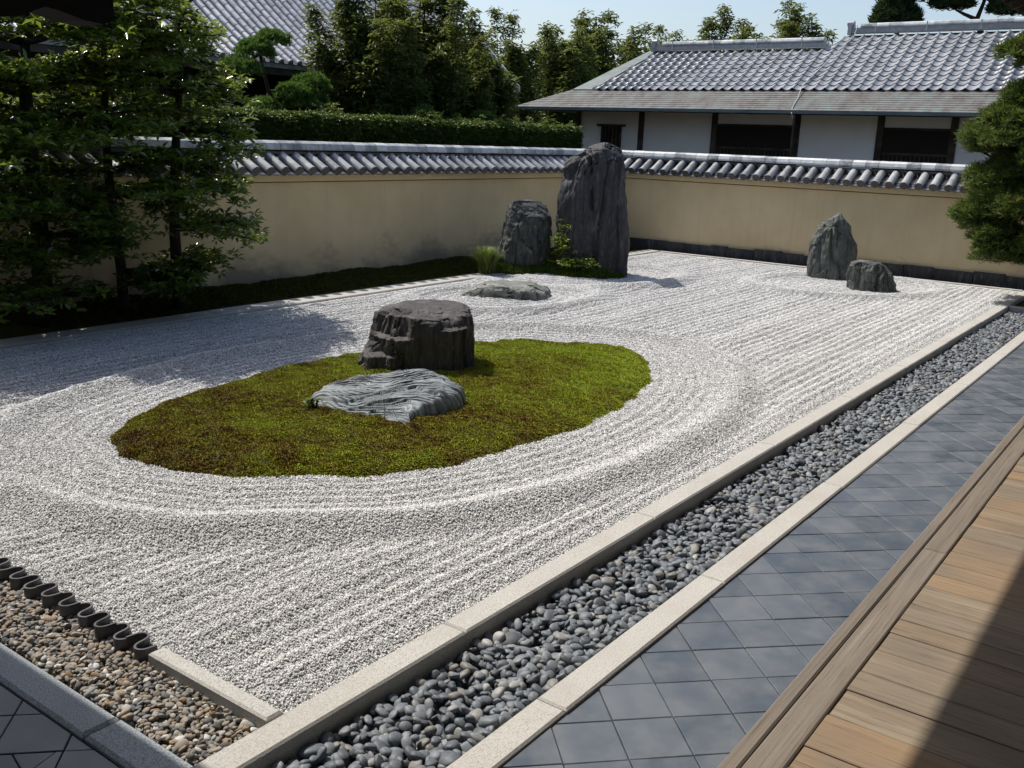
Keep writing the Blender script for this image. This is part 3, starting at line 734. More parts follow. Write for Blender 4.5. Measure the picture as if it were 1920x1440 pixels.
# ------------------------------------------------------------------ pebbles and brown stones
def pile(name, label, cat, region, base_z, levels, cell, size, mesh_list, m, piece, rest, seed, want=300, slope=0.0):
    x0, x1, y0, y1 = region
    r = np.random.default_rng(seed)
    t = mk(name, cbox(x0, x1, y0, y1, base_z - .08, base_z, .001), MAT['joint'])
    tag(t, label, cat, kind='structure')
    P = []
    for lv in range(levels):
        xs = np.arange(x0 + cell*.4, x1, cell); ys = np.arange(y0 + cell*.35, y1 - cell*.2, cell*.86)
        X, Y = np.meshgrid(xs, ys, indexing='ij'); X[:, ::2] += cell*.5
        p = np.c_[X.ravel(), Y.ravel()] + r.uniform(-.36, .36, (X.size, 2))*cell + r.uniform(-.3, .3, (1, 2))*cell
        keep = r.uniform(size=len(p)) < (1.0 if lv == 0 else .72)
        p = p[keep]; p[:, 1] = np.clip(p[:, 1], y0 + size*.55, y1 - size*.55); p[:, 0] = np.clip(p[:, 0], x0 + size*.5, x1 - size*.5)
        z = base_z + size*(.22 + .5*lv) + r.uniform(-.12, .22, len(p))*size + slope*(y1 - p[:, 1])
        P.append(np.c_[p, z])
    P = np.concatenate(P); n = len(P)
    S = size*r.lognormal(-.10, .21, n)[:, None]*np.c_[r.uniform(.48, .62, n), r.uniform(.34, .48, n), r.uniform(.20, .33, n)]
    tilt = r.normal(0, .42, (n, 2)); R = np.c_[tilt, r.uniform(0, 6.28, n)]
    px, py, d = project(P)
    vis = (px > 0) & (px < 1920) & (py < 1440) & (py > 0) & (d > 0)
    up = P[:, 2] + r.uniform(0, .004, n)
    score = np.where(vis, up*8 - d*.25, -1e6)
    idx = np.argsort(-score); top = idx[:want]; other = idx[want:]
    for q in top:
        o = put(piece, mesh_list[int(r.integers(len(mesh_list)))], t, tuple(P[q]), tuple(R[q]), tuple(S[q]))
        o.parent = t; o.matrix_parent_inverse = Matrix.Identity(4)
    ob = put(rest, mesh_np(rest, np.zeros((0, 3)), []), t); tag(ob, kind='stuff')
    scatter(ob, mesh_list, P[other], R[other], S[other], keep_base=False)
    return t
peb = [ico(3, 100 + k, .22, True, MAT['pebble'], 'pebble', (1, 1, 1), .92) for k in range(8)]
pile('pebble_channel', 'channel of smooth blue-grey river pebbles between two granite kerbs', 'pebbles', (1.1, 17.30, 2.092, 2.628), -.085, 3, .044, .058, peb, MAT['pebble'], 'pebble', 'pebbles', 5)
brn = [ico(2, 200 + k, .55, False, MAT['brown'], 'stone', (1, 1, 1), .85) for k in range(8)]
pile('brown_gravel', 'strip of brown and grey gravel stones in the near left corner', 'gravel', (1.945, 2.30, 2.785, 5.6), -.018, 3, .023, .031, brn, MAT['brown'], 'stone', 'stones', 6)
# the brown stones run on under the curved edging
# ------------------------------------------------------------------ slate tile path
def clip_poly(poly, f):
    out = []
    for i in range(len(poly)):
        a, b = poly[i], poly[(i + 1) % len(poly)]
        fa, fb = f(a), f(b)
        if fa >= 0: out.append(a)
        if (fa >= 0) != (fb >= 0):
            s = fa/(fa - fb); out.append((a[0] + (b[0] - a[0])*s, a[1] + (b[1] - a[1])*s))
    return out
def paving(name, label, region, origin, side, gap=.0045, crack=()):
    x0, x1, y0, y1 = region
    t = mk(name, cbox(x0, x1, y0, y1, -.10, -.012, .001), MAT['joint']); tag(t, label, 'paving', kind='structure')
    h = side/math.sqrt(2); full = None
    nmax = int((max(x1 - x0, y1 - y0))/h) + 3
    for i in range(-nmax, nmax):
        for j in range(-nmax, nmax):
            cx = origin[0] + (i + j)*h; cy = origin[1] + (i - j)*h
            if cx < x0 - h or cx > x1 + h or cy < y0 - h or cy > y1 + h: continue
            e = h - gap*.7
            sq = [(cx + e, cy), (cx, cy + e), (cx - e, cy), (cx, cy - e)]
            p = sq
            for f in (lambda q: q[0] - x0 - gap/2, lambda q: x1 - gap/2 - q[0], lambda q: q[1] - y0 - gap/2, lambda q: y1 - gap/2 - q[1]):
                p = clip_poly(p, f)
                if len(p) < 3: break
            if len(p) < 3: continue
            ar = abs(sum(p[k][0]*p[(k + 1) % len(p)][1] - p[(k + 1) % len(p)][0]*p[k][1] for k in range(len(p))))/2
            if ar < .0008: continue
            pcs = [p]
            for cr in crack:
                if math.hypot(cx - cr[0], cy - cr[1]) < h*.6:
                    pcs = []
                    ctr = (cx + .02, cy - .03); angs = [.3, 1.35, 2.3, 3.6, 5.0]
                    for a0, a1 in zip(angs, angs[1:] + [angs[0] + 6.2832]):
                        q = p
                        q = clip_poly(q, lambda s: (math.cos(a0)*(s[1] - ctr[1]) - math.sin(a0)*(s[0] - ctr[0])) - .002)
                        if len(q) >= 3: q = clip_poly(q, lambda s: -(math.cos(a1)*(s[1] - ctr[1]) - math.sin(a1)*(s[0] - ctr[0])) - .002)
                        if len(q) >= 3: pcs.append(q)
            for q in pcs:
                loc = (cx, cy, random.uniform(-.0015, .0015)); rot = (random.gauss(0, .0035), random.gauss(0, .0035), random.gauss(0, .002))
                if q is sq or (len(q) == 4 and q == sq):
                    if full is None: full = mesh_np('paving_tile', *prism([(a - cx, b - cy) for a, b in sq], -.03, 0, .003), MAT['paving'])
                    me = full
                else:
                    me = mesh_np('paving_tile', *prism([(a - cx, b - cy) for a, b in q], -.03, 0, .003), MAT['paving'])
                put('paving_tile', me, t, loc, rot)
paving('tile_path', 'path of slate-blue square tiles laid diagonally beside the wooden veranda', (1.9, 17.3, .55, 1.932), (3.26, 1.945), .2708)
paving('corner_tiles', 'shaded corner of cracked slate-blue paving tiles at lower left', (.2, 1.772, 1.95, 5.0), (1.50, 3.33), .2708, crack=((1.50, 3.33), ))

# ------------------------------------------------------------------ veranda
DZ = .75
t = thing('veranda', (4, .3, 0), 'weathered brown plank veranda with a long edge beam, lower right', 'veranda')
mk('edge_board', cbox(-4, 22, .822, .870, DZ - .20, DZ + .002, .006), MAT['beam'], t)
for a, b in ((-4, 4.22), (4.224, 12.4), (12.404, 22)):
    mk('edge_beam', cbox(a, b, .722, .818, DZ - .20, DZ, .005), MAT['beam'], t)
x = -1.26
k = 0
while x < 9.0:
    wd = random.choice((.125, .14, .16, .18, .20, .23))
    e = random.uniform(-.004, .004)
    mk('floor_board', cbox(x + .0025, x + wd - .0025, -1.6, .717 + e*.5, DZ - .05, DZ - .004 + e*.4, .003), MAT['deck'], t)
    x += wd
mk('floor_joist', box(-1.26, 9.0, -1.6, .70, DZ - .20, DZ - .056), MAT['dark_wood'], t)
for px_ in (1.4, 3.4, 5.4, 7.4, 9.4):
    mk('floor_post', box(px_, px_ + .14, .58, .70, -.1, DZ - .205), MAT['dark_wood'], t)

# the hall the veranda belongs to: deep eaves over the deck
EY, EZ = 2.84, 4.33
t = thing('main_hall', (3, -2, 0), 'dark timber eaves of the hall over the veranda, upper right corner', 'building')
sl_ = .38
mk('eave_roof', ([(-5, EY, EZ + .02), (21, EY, EZ + .02), (21, -5.0, EZ + .02 + sl_*(EY + 5)), (-5, -5.0, EZ + .02 + sl_*(EY + 5)),
                  (-5, EY, EZ + .16), (21, EY, EZ + .16), (21, -5.0, EZ + .16 + sl_*(EY + 5)), (-5, -5.0, EZ + .16 + sl_*(EY + 5))],
                 [(3, 2, 1, 0), (4, 5, 6, 7), (0, 1, 5, 4), (1, 2, 6, 5), (2, 3, 7, 6), (3, 0, 4, 7)]), MAT['dark_wood'], t)
for i in range(52):
    xx = -4.8 + i*.5
    y0, y1 = EY - .06, -1.7
    z = lambda y: EZ + sl_*(EY - y)
    mk('rafter', ([(xx, y0, z(y0) - .07), (xx + .07, y0, z(y0) - .07), (xx + .07, y1, z(y1) - .07), (xx, y1, z(y1) - .07), (xx, y0, z(y0) + .015), (xx + .07, y0, z(y0) + .015), (xx + .07, y1, z(y1) + .015), (xx, y1, z(y1) + .015)],
                  [(3, 2, 1, 0), (4, 5, 6, 7), (0, 1, 5, 4), (1, 2, 6, 5), (2, 3, 7, 6), (3, 0, 4, 7)]), MAT['dark_wood'], t)
mk('wall', box(-5, 16, -2.0, -1.7, 0, 5.6), MAT['plaster'], t)
for px_ in (-3, -1, 1, 3, 5, 7, 9, 11, 13, 15):
    mk('post', box(px_, px_ + .18, -1.72, -1.55, 0, 5.5), MAT['dark_wood'], t)

# corridor on the near left side: its eave shades the lower left corner, a carved beam end shows at the upper left
t = thing('corridor', (.4, 6, 0), 'dark carved beam end of the roofed corridor, upper left corner', 'building')
cz, cx_ = 3.55, 1.985
mk('eave_roof', ([(cx_, 2.9, cz), (cx_, 13, cz), (-2.6, 13, cz + 1.5), (-2.6, 2.9, cz + 1.5), (cx_, 2.9, cz + .12), (cx_, 13, cz + .12), (-2.6, 13, cz + 1.62), (-2.6, 2.9, cz + 1.62)],
                 [(3, 2, 1, 0)[::-1], (4, 5, 6, 7)[::-1], (0, 1, 5, 4), (1, 2, 6, 5), (2, 3, 7, 6), (3, 0, 4, 7)]), MAT['dark_wood'], t)
be = [(-.6, 2.78), (1.0, 2.78), (1.30, 2.70), (1.50, 2.688), (1.58, 2.70), (1.655, 2.735), (1.70, 2.728), (1.78, 2.71), (1.845, 2.705), (1.872, 2.715), (1.882, 2.74), (1.882, 3.02), (-.6, 3.02)]
n = len(be)
mk('beam_end', ([(a, 2.98, b) for a, b in be] + [(a, 3.14, b) for a, b in be], [tuple(range(n)), tuple(range(n, 2*n))[::-1]] + [((i + 1) % n, i, n + i, n + (i + 1) % n) for i in range(n)]), MAT['dark'], t)
for yy in (2.98, 5.2, 7.4, 9.6):
    mk('post', box(.95, 1.12, yy, yy + .17, 0, 3.75), MAT['dark_wood'], t)
mk('tie_beam', box(.90, 1.17, 2.6, 12.5, 3.022, 3.2), MAT['dark_wood'], t)
mk('wall', box(-.9, -.7, 2.7, 13, 0, 4.6), MAT['plaster'], t)

# ------------------------------------------------------------------ tiled garden walls
def half_tube(r, L, seg=9, thick=.016, taper=.0):
    """round cover tile: axis along +x from 0 to L, upper half, closed disc at x = L"""
    V = []; F = []
    for xx, rr in ((0, r*(1 - taper)), (L*.94, r), (L*.945, r*1.07), (L, r*1.07)):
        for k in range(seg + 1):
            g = -.25 + (math.pi + .5)*k/seg
            V.append((xx, rr*math.cos(g), rr*math.sin(g)))
    m = seg + 1
    for i in range(3):
        for k in range(seg): F.append((i*m + k, (i + 1)*m + k, (i + 1)*m + k + 1, i*m + k + 1))
    # eave disc: a full round end
    b = len(V); ns = 14
    for k in range(ns): V.append((L + .003, r*1.07*math.cos(2*math.pi*k/ns), r*1.07*math.sin(2*math.pi*k/ns)))
    for k in range(ns): V.append((L - .02, r*1.07*math.cos(2*math.pi*k/ns), r*1.07*math.sin(2*math.pi*k/ns)))
    F.append(tuple(range(b, b + ns)))
    for k in range(ns): F.append((b + k, b + ns + k, b + ns + (k + 1) % ns, b + (k + 1) % ns))
    mi = [0]*(3*seg) + [1]*(len(F) - 3*seg)  # end discs take a darker material, their shade painted into the colour
    return mesh_np('round_tile', V, F, [MAT['tile'], MAT['edging']], False, mat_idx=mi)
def pan_mesh(wd, L, sag=.028, th=.016, seg=6):
    V = []
    for xx in (0, L):
        for top in (1, 0):
            for k in range(seg + 1):
                s = k/seg*2 - 1
                V.append((xx, s*wd/2, sag*(s*s - 1) - (0 if top else th)))
    m = seg + 1; F = []
    for k in range(seg):
        F += [(k, 2*m + k, 2*m + k + 1, k + 1), (m + k + 1, 3*m + k + 1, 3*m + k, m + k), (2*m + k, 3*m + k, 3*m + k + 1, 2*m + k + 1)]
    return mesh_np('pan_tile', V, F, MAT['pan'], False)
def cap_mesh(L, r, h):
    V = []; F = []; prof = [(-r, -.035), (-r, 0), (-r*.86, h*.62), (-r*.45, h*.93), (0, h), (r*.45, h*.93), (r*.86, h*.62), (r, 0), (r, -.035)]
    for xx in (0, L):
        for a, b in prof: V.append((xx, a, b))
    m = len(prof)
    for k in range(m): F.append((k, (k + 1) % m, m + (k + 1) % m, m + k))
    F += [tuple(range(m))[::-1], tuple(range(m, 2*m))]
    return mesh_np('ridge_tile', V, F, MAT['cap'], False)
def garden_wall(label, origin, ang, length, base_stones, tiles_from=0.):
    """local frame: s along the wall, n = outward (towards the garden). origin = start of the ridge line"""
    ca, sa = math.cos(ang), math.sin(ang)
    d = Vector((ca, sa, 0)); nvec = Vector((sa, -ca, 0))          # garden side is to the right of the direction of travel
    O = Vector((origin[0], origin[1], 0))
    t = thing('garden_wall', tuple(O + d*length/2), label, 'wall')
    def W(s, n_, z): return tuple(O + d*s + nvec*n_ + Vector((0, 0, z)))
    def bxl(s0, s1, n0, n1, z0, z1):
        V, F = box(0, 1, 0, 1, 0, 1)
        V = [W(s0 + (s1 - s0)*a, n0 + (n1 - n0)*b, z0 + (z1 - z0)*c) for a, b, c in V]
        return V, [tuple(g[::-1]) for g in F]
    mk('plaster_body', bxl(0, length, -.25, .25, -.12, 1.64), MAT['ochre'], t)
    mk('plaster_cornice', bxl(0, length, -.34, .34, 1.642, 1.79), MAT['ochre'], t)
    mk('cornice_line', bxl(0, length, -.256, .256, 1.622, 1.6415), MAT['line_brown'], t)
    # bed under the coping tiles
    V = [W(s, n_, z) for s in (0, length) for n_, z in ((.40, 1.792), (.40, 1.80), (.10, 1.965), (-.10, 1.965), (-.40, 1.80), (-.40, 1.792))]
    mk('coping_bed', (V, [(0, 1, 7, 6), (1, 2, 8, 7), (2, 3, 9, 8), (3, 4, 10, 9), (4, 5, 11, 10), (5, 0, 6, 11), (0, 5, 4, 3, 2, 1), (6, 7, 8, 9, 10, 11)]), MAT['edging'], t)
    pitch = .272; rt = half_tube(.073, .46); pm = pan_mesh(.205, .27); pm2 = pan_mesh(.205, .24)
    slope = math.atan2(.20, .38)
    nt = int(length/pitch)
    qrot = lambda flip: (0, slope, math.atan2(nvec.y, nvec.x) + (math.pi if flip else 0))
    for k in range(nt):
        s = (k + .5)*pitch
        for flip in (False, True):
            sg = -1 if flip else 1
            if flip and k % 1: continue
            j = random.uniform(-.006, .006)
            put('round_tile', rt, t, W(s + j, sg*.085, 2.02 + j*.4), qrot(flip))
            put('pan_tile', pm, t, W(s + pitch/2, sg*.10, 1.985), (0, slope*.9, qrot(flip)[2]))
            put('pan_tile', pm2, t, W(s + pitch/2, sg*.265, 1.880), (0, slope*.9, qrot(flip)[2]))
    # ridge: two flat courses and cap tiles
    for z0, z1, hw in ((2.050, 2.082, .125), (2.104, 2.136, .100)):
        s = 0
        while s < length - .05:
            L = min(.62, length - s)
            mk('ridge_course', bxl(s + .002, s + L - .002, -hw, hw, z0, z1), MAT['edging'], t)
            s += L
    cm = cap_mesh(.257, .132, .100)
    for k in range(int(length/.264)):
        put('ridge_tile', cm, t, W(k*.264, 0, 2.148 + random.uniform(-.002, .002)), (random.gauss(0, .01), random.gauss(0, .004), ang))
    if base_stones:
        s = 0
        while s < length - .05:
            L = min(random.choice((.38, .46, .55, .62, .72)), length - s); tp = random.uniform(.26, .31)
            v, f = bxl(s + .004, s + L - .004, .252, .252 + random.uniform(.07, .10), -.1, tp)
            mk('base_stone', (v, f), MAT['rock_tall'], t)
            s += L
    return t
garden_wall('long ochre plaster wall with tiled coping behind the trees, left of the tallest rock', (4.4, 12.05), 0.0, 15.85, False)
garden_wall('far ochre plaster wall with tiled coping and a dark stone base, right side', (20.2, 12.35), -math.pi/2, 11.4, True)

# mossy bank before the long wall
bx_ = np.arange(2.0, 19.9, .06); by_ = np.arange(10.54, 11.86, .06)
XX, YY = np.meshgrid(bx_, by_, indexing='ij'); P2 = np.c_[XX.ravel(), YY.ravel()]
def bank_z(P):
    P3 = np.c_[P, np.zeros(len(P))]
    e = P[:, 1] - 10.54
    return .055 + .09*sstep(0, 1.2, e) + (.05*fbm(P3*1.2, 4, 81) + .02*fbm(P3*5, 3, 83))*sstep(0, .25, e)
ii = np.arange(len(P2)).reshape(len(bx_), len(by_))
FQ = np.c_[ii[:-1, :-1].ravel(), ii[1:, :-1].ravel(), ii[1:, 1:].ravel(), ii[:-1, 1:].ravel()]
bank = put('mossy_bank', mesh_np('mossy_bank', np.c_[P2, bank_z(P2)], FQ, MAT['moss_under'], True))
tag(bank, 'shaded mossy bank at the foot of the long wall', 'moss', kind='stuff')
n = 42000
bp = np.c_[rng.uniform(6.0, 19.85, n), rng.uniform(10.55, 11.78, n)]
scatter(bank, [tuft(20 + k, MAT['moss_dark']) for k in range(4)], np.c_[bp, bank_z(bp) - .003], np.c_[rng.uniform(-.3, .3, (n, 2)), rng.uniform(0, 6.28, n)], np.repeat(rng.uniform(.018, .034, (n, 1)), 3, 1))
# strip of dark soil before the far wall and under the juniper
mk('soil_bed', joined([box(17.405, 19.84, -.5, 2.625, -.1, .02), box(19.664, 19.90, -.5, 11.9, -.1, .03)]), MAT['soil'])
tag(bpy.data.objects['soil_bed'], 'dark soil strip at the foot of the far wall', 'soil', kind='structure')

# ------------------------------------------------------------------ foliage builders
def unit(a): return a/np.maximum(np.linalg.norm(a, axis=1, keepdims=True), 1e-9)
def leaf_geo(P, D, Nn, L, Wd, tint, fold=.25):
    """4-point leaves, folded along the midrib"""
    S = unit(np.cross(D, Nn)); Nn = unit(np.cross(S, D))
    L = np.broadcast_to(np.asarray(L, float), (len(P),))[:, None]; Wd = np.broadcast_to(np.asarray(Wd, float), (len(P),))[:, None]
    a = P; c = P + D*L - Nn*L*.12; m = P + D*L*.48
    b = m + S*Wd*.5 + Nn*Wd*fold; d = m - S*Wd*.5 + Nn*Wd*fold
    V = np.stack([a, b, c, d], 1).reshape(-1, 3); n = len(P); q = np.arange(n)*4
    F = np.concatenate([np.c_[q, q + 1, q + 2], np.c_[q, q + 2, q + 3]])
    return V, F, np.repeat(tint, 4)
def rosettes(C, k, L, Wd, r, up=.4, spread=1.0, axis=None):
    """k leaves radiating from each twig end"""
    n = len(C)
    az = r.uniform(0, 6.28, (n, 1)) + np.arange(k)[None]*2*np.pi/k + r.normal(0, .25, (n, k))
    el = r.normal(up, .35, (n, k))
    D = np.stack([np.cos(az)*np.cos(el)*spread, np.sin(az)*np.cos(el)*spread, np.sin(el)], 2)
    if axis is not None: D = D + axis[:, None, :]
    D = unit(D.reshape(-1, 3)); P = np.repeat(C, k, 0) + D*L*.1
    Nn = unit(np.c_[r.normal(0, .35, (n*k, 2)), np.ones(n*k)])
    tint = np.repeat(r.uniform(0, 1, n)**1.3, k)*.75 + r.uniform(0, .25, n*k)
    return leaf_geo(P, D, Nn, L*r.uniform(.7, 1.2, n*k), Wd*r.uniform(.8, 1.2, n*k), tint)
def merge(gs):
    V = []; F = []; T = []; b = 0
    for v, f, t_ in gs:
        V.append(v); F.append(f + b); T.append(t_); b += len(v)
    return np.concatenate(V), np.concatenate(F), np.concatenate(T)
def crown(name, geo, m, parent):
    V, F, T = geo
    return put(name, mesh_np(name, V, F, m, False, attrs=dict(tint=T)), parent)

# broadleaf evergreens in front of the long wall
def evergreen(base, height, reach, label, seed, nl, trunk_r=.06, lean=(0, 0), zlow=.5, group='evergreen trees before the long wall', xlim=None, fork=False):
    r = np.random.default_rng(seed)
    t = thing('evergreen_tree', (base[0], base[1], .1), label, 'tree', group)
    hs = np.linspace(0, height, 9)
    tr = [(base[0] + lean[0]*h/height + .06*math.sin(h*1.7 + seed), base[1] + lean[1]*h/height + .05*math.cos(h*1.3 + seed), .05 + h) for h in hs]
    parts = [tube(tr, [trunk_r*(1.15 - .85*h/height) for h in hs], 8)]
    C = []
    for i in range(nl):
        h = zlow + (height - zlow)*(math.floor(9*i/nl) + .5 + r.normal(0, .17))/9
        if h < 2.0 and r.uniform() < .42: continue
        az = r.uniform(0, 6.28); f = h/height
        R = reach*(.55 + .75*math.sin(math.pi*min(1, .15 + .8*f))**.8)*r.uniform(.6, 1.0)
        st = np.array([np.interp(h, hs, [q[j] for q in tr]) for j in range(3)])
        dirv = np.array([math.cos(az), math.sin(az), 0]); 
        if st[1] + dirv[1]*R > 11.55 and h < 2.3: dirv = np.array([dirv[0], -abs(dirv[1])*.7, 0]); dirv /= np.linalg.norm(dirv)
        if xlim is not None:
            for _ in range(12):
                ex, ey = st[0] + dirv[0]*R, st[1] + dirv[1]*R
                if ex*10.9/ey < np.interp(h, [p[0] for p in xlim], [p[1] for p in xlim]) + r.normal(0, .10): break
                R *= .86
        rise = r.uniform(.02, .35); m_ = 6
        pts = [st + dirv*R*q + np.array([r.normal(0, .03), r.normal(0, .03), R*rise*q - .22*R*q*q]) for q in np.linspace(0, 1, m_)]
        parts.append(tube(pts, [trunk_r*.34*(1 - .8*q) + .004 for q in np.linspace(0, 1, m_)], 5))
        # leafy pad round the outer limb
        nc = int(34*max(R/reach, .35))
        q = r.uniform(.28, 1.05, nc)**.8
        B = np.array([[np.interp(s, np.linspace(0, 1, m_), [p[j] for p in pts]) for j in range(3)] for s in q])
        side = np.array([-dirv[1], dirv[0], 0])
        off = r.normal(0, 1, (nc, 3))*np.array([.12, .12, .055]) + side[None]*(r.normal(0, .24, (nc, 1))*q[:, None])
        C.append(B + off)
    C = np.concatenate(C)
    if xlim is not None:
        C = C[C[:, 0]*10.9/C[:, 1] < np.interp(C[:, 2], [p[0] for p in xlim], [p[1] for p in xlim]) + .16 + r.normal(0, .07, len(C))]
    V, F = joined(parts)
    put('trunk', mesh_np('trunk', V, F, MAT['bark'], True), t)
    crown('crown', rosettes(C, 8, .115, .044, r, up=.12), MAT['leaf'], t)
    return t
XL = [(.2, 7.3), (.6, 8.0), (.9, 8.75), (1.1, 9.0), (1.4, 8.75), (1.8, 8.95), (2.5, 8.70), (3.3, 8.55), (3.6, 8.25), (3.8, 7.7), (4.2, 7.3), (5.2, 7.0)]
evergreen((5.75, 11.0), 4.3, 1.15, 'dark evergreen tree with a thick leaning trunk, leftmost before the long wall', 101, 62, .11, (.1, -.1), .35, xlim=XL)
evergreen((6.75, 10.95), 4.6, 1.15, 'dark evergreen tree with a slim straight trunk, middle of the left clump', 102, 66, .062, (.0, .0), .3, xlim=XL)
evergreen((7.52, 10.92), 4.3, 1.35, 'glossy evergreen tree at the right edge of the left clump', 103, 74, .075, (.25, -.1), .4, xlim=XL)
evergreen((4.9, 10.9), 3.4, 1.1, 'low evergreen tree partly cut off by the left edge of the picture', 104, 44, .05, (.0, .0), .3)

# clipped hedge behind the long wall
def hedge():
    r = np.random.default_rng(201)
    t = thing('clipped_hedge', (13.5, 13.4, 0), 'clipped dark green hedge standing behind the long wall', 'hedge')
    x0, x1, y0, y1, zt = 6.0, 20.55, 13.05, 13.75, 2.66
    mk('hedge_core', box(x0 + .12, x1 - .12, y0 + .1, y1 - .1, 0, zt - .08), MAT['moss_under'], t)
    n1, n2, n3 = 15000, 13000, 1500
    A = np.c_[r.uniform(x0, x1, n1), y0 + r.normal(0, .035, n1), r.uniform(1.7, zt, n1)]
    B = np.c_[r.uniform(x0, x1, n2), r.uniform(y0, y1, n2), np.full(n2, zt)]
    B[:, 2] += .05*fbm(B*np.array([1.1, 1.1, 0]), 3, 91) + r.normal(0, .025, n2) + .004*(B[:, 0] - 13)
    E = np.c_[x1 + r.normal(0, .035, n3), r.uniform(y0, y1, n3), r.uniform(1.7, zt, n3)]
    # a few young shoots above the top
    sx = r.uniform(x0, x1, 26); S = []
    for q in sx:
        m_ = int(r.integers(5, 16)); S.append(np.c_[q + r.normal(0, .09, m_), r.uniform(y0 + .1, y1) + r.normal(0, .05, m_), zt + r.uniform(.02, .22, m_)])
    S = np.concatenate(S)
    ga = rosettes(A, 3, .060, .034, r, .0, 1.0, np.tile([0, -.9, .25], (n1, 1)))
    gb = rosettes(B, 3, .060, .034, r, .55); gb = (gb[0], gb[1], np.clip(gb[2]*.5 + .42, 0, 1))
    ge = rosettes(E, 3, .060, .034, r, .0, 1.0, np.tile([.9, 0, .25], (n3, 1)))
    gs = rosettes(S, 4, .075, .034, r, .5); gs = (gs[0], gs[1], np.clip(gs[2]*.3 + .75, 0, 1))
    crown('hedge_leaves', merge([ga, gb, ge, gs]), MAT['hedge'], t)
hedge()

# bamboo-like feathery trees behind the hedge and beyond the storehouse
def feathery(x, y, h, rad, label, seed, ncane=16, nleaf=700, scale=1.0, mat='bamboo', group='feathery trees behind the hedge', z0=.6):
    r = np.random.default_rng(seed)
    t = thing('leafy_tree', (x, y, 0), label, 'tree', group)
    parts = []; C = []
    for i in range(ncane):
        az = r.uniform(0, 6.28); rr = rad*math.sqrt(r.uniform(0, 1))
        hh = h*r.uniform(.72, 1.0)*(1 - .22*(rr/rad)**2)
        b = np.array([x + .35*rr*math.cos(az), y + .35*rr*math.sin(az), 0]); e = np.array([x + rr*math.cos(az), y + rr*math.sin(az), hh])
        pts = [b + (e - b)*q + np.array([.10*math.sin(5*q + i), .10*math.cos(4*q + i), 0])*scale for q in np.linspace(0, 1, 6)]
        parts.append(tube(pts, [.022*scale*(1 - .8*q) + .004 for q in np.linspace(0, 1, 6)], 4, False))
        m_ = nleaf
        q = 1 - r.uniform(0, 1, m_)**1.15*(1 - z0/h)
        B = np.array([[np.interp(s, np.linspace(0, 1, 6), [p[j] for p in pts]) for j in range(3)] for s in q])
        wd = .40*scale*np.sqrt(np.clip(1.03 - q, 0.004, 1))*1.9
        a2 = r.uniform(0, 6.28, m_); rd = wd*np.sqrt(r.uniform(0, 1, m_))
        cl = .16*scale*np.c_[vnoise(B*4/scale + i, 3), vnoise(B*4/scale + i, 4), vnoise(B*4/scale + i, 5)]
        C.append(B + np.c_[np.cos(a2)*rd, np.sin(a2)*rd, r.normal(0, .05, m_)*scale] + cl)
    C = np.concatenate(C)
    V, F = joined(parts)
    put('trunk', mesh_np('trunk', V, F, MAT['bark'], True), t)
    crown('crown', rosettes(C, 3, .145*scale, .050*scale, r, -.1), MAT[mat], t)
G1 = 'feathery trees behind the hedge'
feathery(15.9, 15.6, 6.5, 1.15, 'tall dense dark tree behind the hedge, hiding the temple roof', 301, 24, 640)
feathery(17.7, 15.7, 6.4, 1.25, 'dark leafy tree behind the hedge, second from the pine', 302, 24, 620)
feathery(19.6, 16.0, 5.6, 1.25, 'leafy tree behind the hedge where the temple roof ends', 303, 22, 600)
feathery(20.6, 16.4, 5.2, 1.0, 'sparse-topped feathery tree behind the hedge against the sky', 304, 22, 600)
feathery(22.0, 18.2, 5.7, 1.0, 'feathery tree with thin upright shoots, left of the storehouse eave tip', 305, 20, 600)
feathery(27.3, 20.4, 6.6, 1.6, 'round leafy tree behind the left tip of the storehouse eave', 306, 22, 560, 1.2)
feathery(31.0, 20.7, 7.1, 1.9, 'pale leafy tree beyond the storehouse, over its hipped end', 307, 22, 500, 1.4)
feathery(35.0, 21.2, 7.9, 2.1, 'leafy treetop left of the storehouse ridge end', 308, 20, 460, 1.6)
feathery(39.5, 21.6, 8.1, 1.9, 'leafy treetop touching the storehouse ridge end', 311, 18, 400, 1.6)
feathery(41.5, 18.9, 8.6, 1.9, 'small bushy treetop above the storehouse ridge', 309, 24, 420, 1.6, group='treetops over the storehouse ridge')
feathery(42.5, 16.4, 9.1, 1.9, 'spiky bushy treetop above the right end of the lower storehouse ridge', 310, 24, 420, 1.6, group='treetops over the storehouse ridge')

